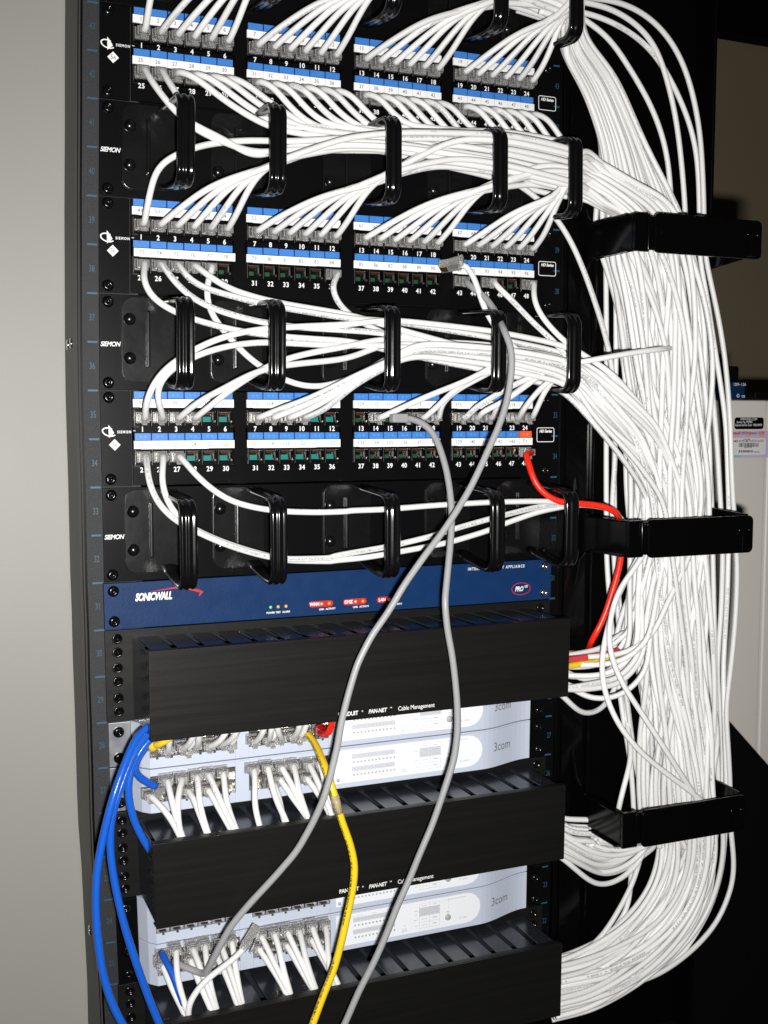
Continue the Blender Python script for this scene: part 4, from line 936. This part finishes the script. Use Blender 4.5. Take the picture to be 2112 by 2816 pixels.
# loops at duct 1
for L, t in (([(1590, 1545), (1660, 1690), (1770, 1760), (1900, 1750)], 0),):
    pass
cable(zr([(870, 700), (760, 900), (680, 1050), (625, 1250), (590, 1420), (600, 1600), (650, 1750), (720, 1880)], 1200, -.06, -.085) + zr([(850, 170), (960, 260), (1080, 350), (1190, 430), (1290, 520)], 2000, -.085, -.08) + zr([(1250, 750), (1130, 1000), (900, 1300), (600, 1540), (375, 1620), (180, 1660)], 2000, -.06, -.05), 'white cable slanting across the bundle above the lowest gate', sm=24)
cable(zr([(960, 560), (840, 800), (700, 980), (640, 1180), (640, 1380), (720, 1580), (840, 1760)], 1200, -.07, -.09) + zr([(1000, 140), (1120, 330), (1220, 470)], 2000, -.09, -.08) + zr([(1200, 750), (1050, 1050), (800, 1350), (500, 1560), (372, 1600), (180, 1640)], 2000, -.06, -.05), 'white cable bowing left in front of the bundle below the middle gate', sm=24)

# panel 3 lower row
def single(pn, k, pts, lb, **kw):
    p, a, s = port_start(ZT[pn], k, k < 24); kw.setdefault('m', 'cwp'); return cable([a, s] + pts, lb, plugs=[(p, PLUG)], **kw)
tailR = [at(1600, 1386, -.05), at(1680, 1398, -.05), at(1722, 1440, -.04), at(1735, 1520, -.03), at(1760, 1700, -.02)]
single(3, 24, z5p([(430, 560), (470, 670), (530, 745), (600, 802), (700, 852), (850, 920), (1000, 970), (1120, 1000), (1210, 1012), (1500, 1005)], -.036, -.045) + z6p([(0, 1000), (200, 965), (340, 942), (600, 880), (700, 845), (930, 780), (1200, 712), (1330, 698)], -.045, -.045) + tailR, lab(3, 24), sm=10)
single(3, 25, z5p([(505, 560), (528, 660), (560, 720), (600, 775), (690, 842), (850, 912), (1000, 962), (1120, 994), (1210, 1020), (1500, 1024)], -.034, -.040) + z6p([(0, 1022), (200, 1005), (340, 982), (600, 935), (700, 915), (930, 845), (1000, 812), (1200, 742), (1330, 714)], -.043, -.043) + tailR, lab(3, 25), sm=10)
single(3, 26, z5p([(700, 530), (800, 620), (900, 680), (1000, 710), (1110, 730), (1210, 740), (1400, 745), (1600, 738)], -.034, -.05) + z6p([(100, 735), (330, 728), (600, 705), (930, 686), (1200, 680), (1300, 684)], -.05, -.05) + tailR, lab(3, 26), sm=10)
def tint_plug(o, pos): pass
single(3, 47, z6p([(1120, 408), (1144, 430), (1155, 500), (1190, 590), (1250, 652), (1330, 690), (1400, 692), (1500, 698), (1590, 712), (1650, 742)], -.030, -.075) + zr([(712, 540), (722, 700), (712, 820), (690, 900), (660, 1000), (620, 1130), (570, 1240), (530, 1305)], 1200, -.05, -.04) + [at(1616, 1790, -.01), at(1608, 1830, .0)], 'red patch cable in port 48 of the lowest patch panel', m='cr', r=.0034, group=None, sm=8)
cable(zr([(760, 1330), (690, 1380), (580, 1402), (400, 1428), (330, 1436)], 1200, -.03, -.066), 'red cable entering the right end of the topmost duct', m='cp', r=.0034, group=None, sm=8)
cable(zr([(780, 1370), (700, 1415), (580, 1442), (400, 1468), (330, 1480)], 1200, -.03, -.064), 'yellow cable entering the right end of the topmost duct', m='cy', r=.0034, group=None, sm=8)

# grey cables
GG = 'grey cables hanging in front'
p = jack_pos(ZT[2], 42)
g1 = [V3(p.x, -.012, p.z), V3(p.x + .001, -.018, p.z)] + z4p([(790, 580, -.026), (840, 612, -.034), (900, 655, -.045), (960, 740, -.06), (1010, 850, -.098), (1045, 930, -.104), (1055, 1000, -.106), (1050, 1100, -.108)], -.03, -.1) + z6p([(1035, 60), (1018, 140), (980, 250), (900, 430), (820, 600), (740, 735), (660, 855), (560, 985), (440, 1155)], -.108, -.118) \
   + px_poly([(350, 170), (250, 310), (170, 470), (120, 640), (80, 800), (60, 930), (15, 1120)], -.118, -.118, (900, 1600), s4) + px_poly([(1430, 0), (1370, 130), (1280, 290), (1150, 440), (1000, 600), (900, 720), (830, 850), (790, 930), (764, 985), (750, 1000), (720, 985), (660, 960), (615, 945)], -.118, -.042, (200, 2200), s4)
q = g1[-1]
cable(g1 + [V3(q.x - .004, -.030, q.z)], 'long grey cable swinging from port 43 of the middle panel down to the lowest switch', m='cg', r=.0033, group=None, sm=6, plugs=[(p, PLUG)])
p = jack_pos(ZT[3], 15)
g2 = z6p([(455, 207), (500, 214), (560, 240), (618, 310), (650, 400), (680, 500), (700, 620), (712, 750), (705, 900), (690, 1050), (672, 1230)], -.034, -.112) + px_poly([(668, 100), (685, 280), (710, 400), (730, 560), (742, 700), (745, 850), (725, 1010), (690, 1120), (650, 1240)], -.114, -.116, (900, 1600), s4) + px_poly([(600, 140), (530, 300), (470, 450), (400, 600), (340, 760), (270, 920), (180, 1090), (100, 1277), (40, 1400)], -.116, -.118, (900, 2200), s4)
b_ = MB(); o = cable(g2, 'grey cable hanging from port 16 of the lowest patch panel past the bottom edge', m='cg', r=.0033, group=None, sm=8)
bt = MB(); q = g2[0]; bt.box(-.013, .004, -.006, .005, -.0045, .0045); part('plug_boot', bt, 'cg', o, .0015, loc=V3(q.x - .004, q.y + .002, q.z)); link('plug', PLUG, o, V3(p.x, p.y, p.z))

# yellow cable
y1 = px_poly([(1335, 868, -.036), (1365, 890, -.046), (1400, 960, -.066), (1430, 1030, -.085), (1462, 1120, -.102), (1500, 1240, -.108)], -.04, -.1, (200, 1600), s4) + px_poly([(1530, 110), (1580, 240), (1612, 370), (1600, 500), (1570, 640), (1530, 820), (1490, 970), (1430, 1110), (1370, 1277), (1320, 1400)], -.108, -.114, (200, 2200), s4)
o = cable(y1, 'yellow patch cable hanging from the first switch over the middle duct', m='cy', r=.0036, group=None, sm=8); link('plug', PLUG, o, V3(y1[0].x, -.0195, y1[0].z))
tp = MB(); tp.lathe([(.0043, 0), (.0043, .018)], (0, 0, 0), 'z', 14, 1); t = part('tape_wrap', tp, 'clear', o, loc=px_poly([(1518, 75, -.108)], -.108, None, (200, 2200), s4)[0]); t.rotation_euler = (0, -.25, 0)
# yellow boot and red boot at the first switch
def boot(px, py, m, label, L, cm):
    q = at(px, py, -.040); o = cable([V3(q.x, -.030, q.z)] + L, label, m=cm, r=.0034, group=None, sm=6)
    b = MB(); b.lathe([(.0062, 0), (.0062, .006), (.0050, .009), (.0055, .011), (.0042, .017), (.0036, .020)], (0, 0, 0), 'y', 16, -1); part('strain_boot', b, m, o, loc=V3(q.x, -.024, q.z)); link('plug', PLUG, o, V3(q.x, -.0195, q.z))
boot(420, 2052, 'yelrub', 'yellow patch cable in the first port of the first switch', [at(432, 2052, -.048), at(452, 2040, -.056), at(490, 2010, -.062), at(540, 1960, -.06), at(560, 1900, -.05)], 'cy')
boot(892, 2016, 'redrub', 'red patch cable with a red boot at the end of the first switch', [at(893, 2018, -.050), at(905, 2022, -.058), at(914, 1990, -.062), at(914, 1950, -.064), at(912, 1900, -.06)], 'cr')

# blue cables
z9 = lambda L, Y0, Y1: px_poly(L, Y0, Y1, (200, 2200), s4)
z7 = lambda L, Y0, Y1: px_poly(L, Y0, Y1, (200, 1600), s4)
cable(z7([(620, 800), (520, 770), (430, 820), (365, 880), (320, 980), (275, 1100)], -.05, -.085) + z9([(225, 0), (180, 180), (140, 380), (130, 560), (138, 760), (165, 960), (210, 1130), (280, 1277), (330, 1350)], -.09, -.10), 'blue cable in the outermost loop at the lower left', m='cb', r=.0036, group=None, sm=10)
cable(z7([(620, 830), (520, 800), (440, 850), (385, 915), (335, 1010), (290, 1130)], -.045, -.07) + z9([(240, 20), (212, 150), (216, 330), (250, 530), (300, 740), (362, 930), (430, 1120), (500, 1290), (540, 1380)], -.075, -.09), 'blue cable in the inner loop running to the lowest duct', m='cb', r=.0036, group=None, sm=10)
cable(z7([(620, 860), (520, 840), (450, 880), (390, 950), (335, 1050), (312, 1150)], -.045, -.055) + z9([(318, -10), (340, 100), (390, 205), (440, 285), (475, 335), (540, 400)], -.056, -.05), 'blue cable curling behind the middle duct cover', m='cb', r=.0036, group=None, sm=10)
o = cable(z7([(620, 880), (500, 870), (440, 910), (380, 990), (342, 1060), (365, 1110), (420, 1145), (478, 1166)], -.04, -.034), 'short blue cable plugged into the second switch from the top', m='cb', r=.0036, group=None, sm=6)
q = at(430, 2162, -.0195); link('plug', PLUG, o, q)
o = cable([at(444, 2620, -.030), at(450, 2632, -.038), at(475, 2678, -.048), at(492, 2730, -.058), at(506, 2760, -.066), at(512, 2800, -.05)], 'blue cable dropping from the lowest switch into the lowest duct', m='cb', r=.0034, group=None, sm=6); link('plug', PLUG, o, at(444, 2620, -.0195))
# loose white plug before the lowest switch
lw = z9([(985, 828), (960, 868), (920, 905), (830, 972), (750, 1035), (690, 1110), (655, 1180)], -.058, -.070) 
P = lw + [lw[-1] + V3(.002, .004, -.02), lw[-1] + V3(.03, .02, -.03)]
o = cable(P, 'loose white patch cable with its clear plug raised before the lowest switch', sm=5)
pl = link('plug', LPLUG, o, P[0]); dr = (P[0] - P[1]).normalized(); pl.rotation_mode = 'QUATERNION'
pl.rotation_quaternion = dr.to_track_quat('Y', 'Z') @ Euler((0, -.9, 0)).to_quaternion()
# plugs of cables hidden in the shade of the covers: second row of every bank
def filler(zb, row, ks, where, group):
    for k in ks:
        p = sport(zb, k, row); L = [V3(p.x, -.026, p.z), V3(p.x + random.uniform(-.002, .002), -.036, p.z + (.003 if where == 'up' else -.003)), V3(p.x + random.uniform(-.003, .008), -.046, p.z + (.02 if where == 'up' else -.018)), V3(p.x + .006, -.052, p.z + (.040 if where == 'up' else -.036))]
        o = cable(L, {5: 'short white patch cable lead in the second switch from the top', 2: 'short white patch cable lead in the third switch behind the duct cover', 6: 'short white patch cable lead in the first switch under the duct cover'}[round(zb / U)], sm=4, group=group); link('plug', PLUG, o, p)
filler(6 * U, 1, [2, 5, 7, 9], 'up', 'white leads of the first switch')
print('cables', N, cnt, 'left', {k: len(v) for k, v in sw.items()})
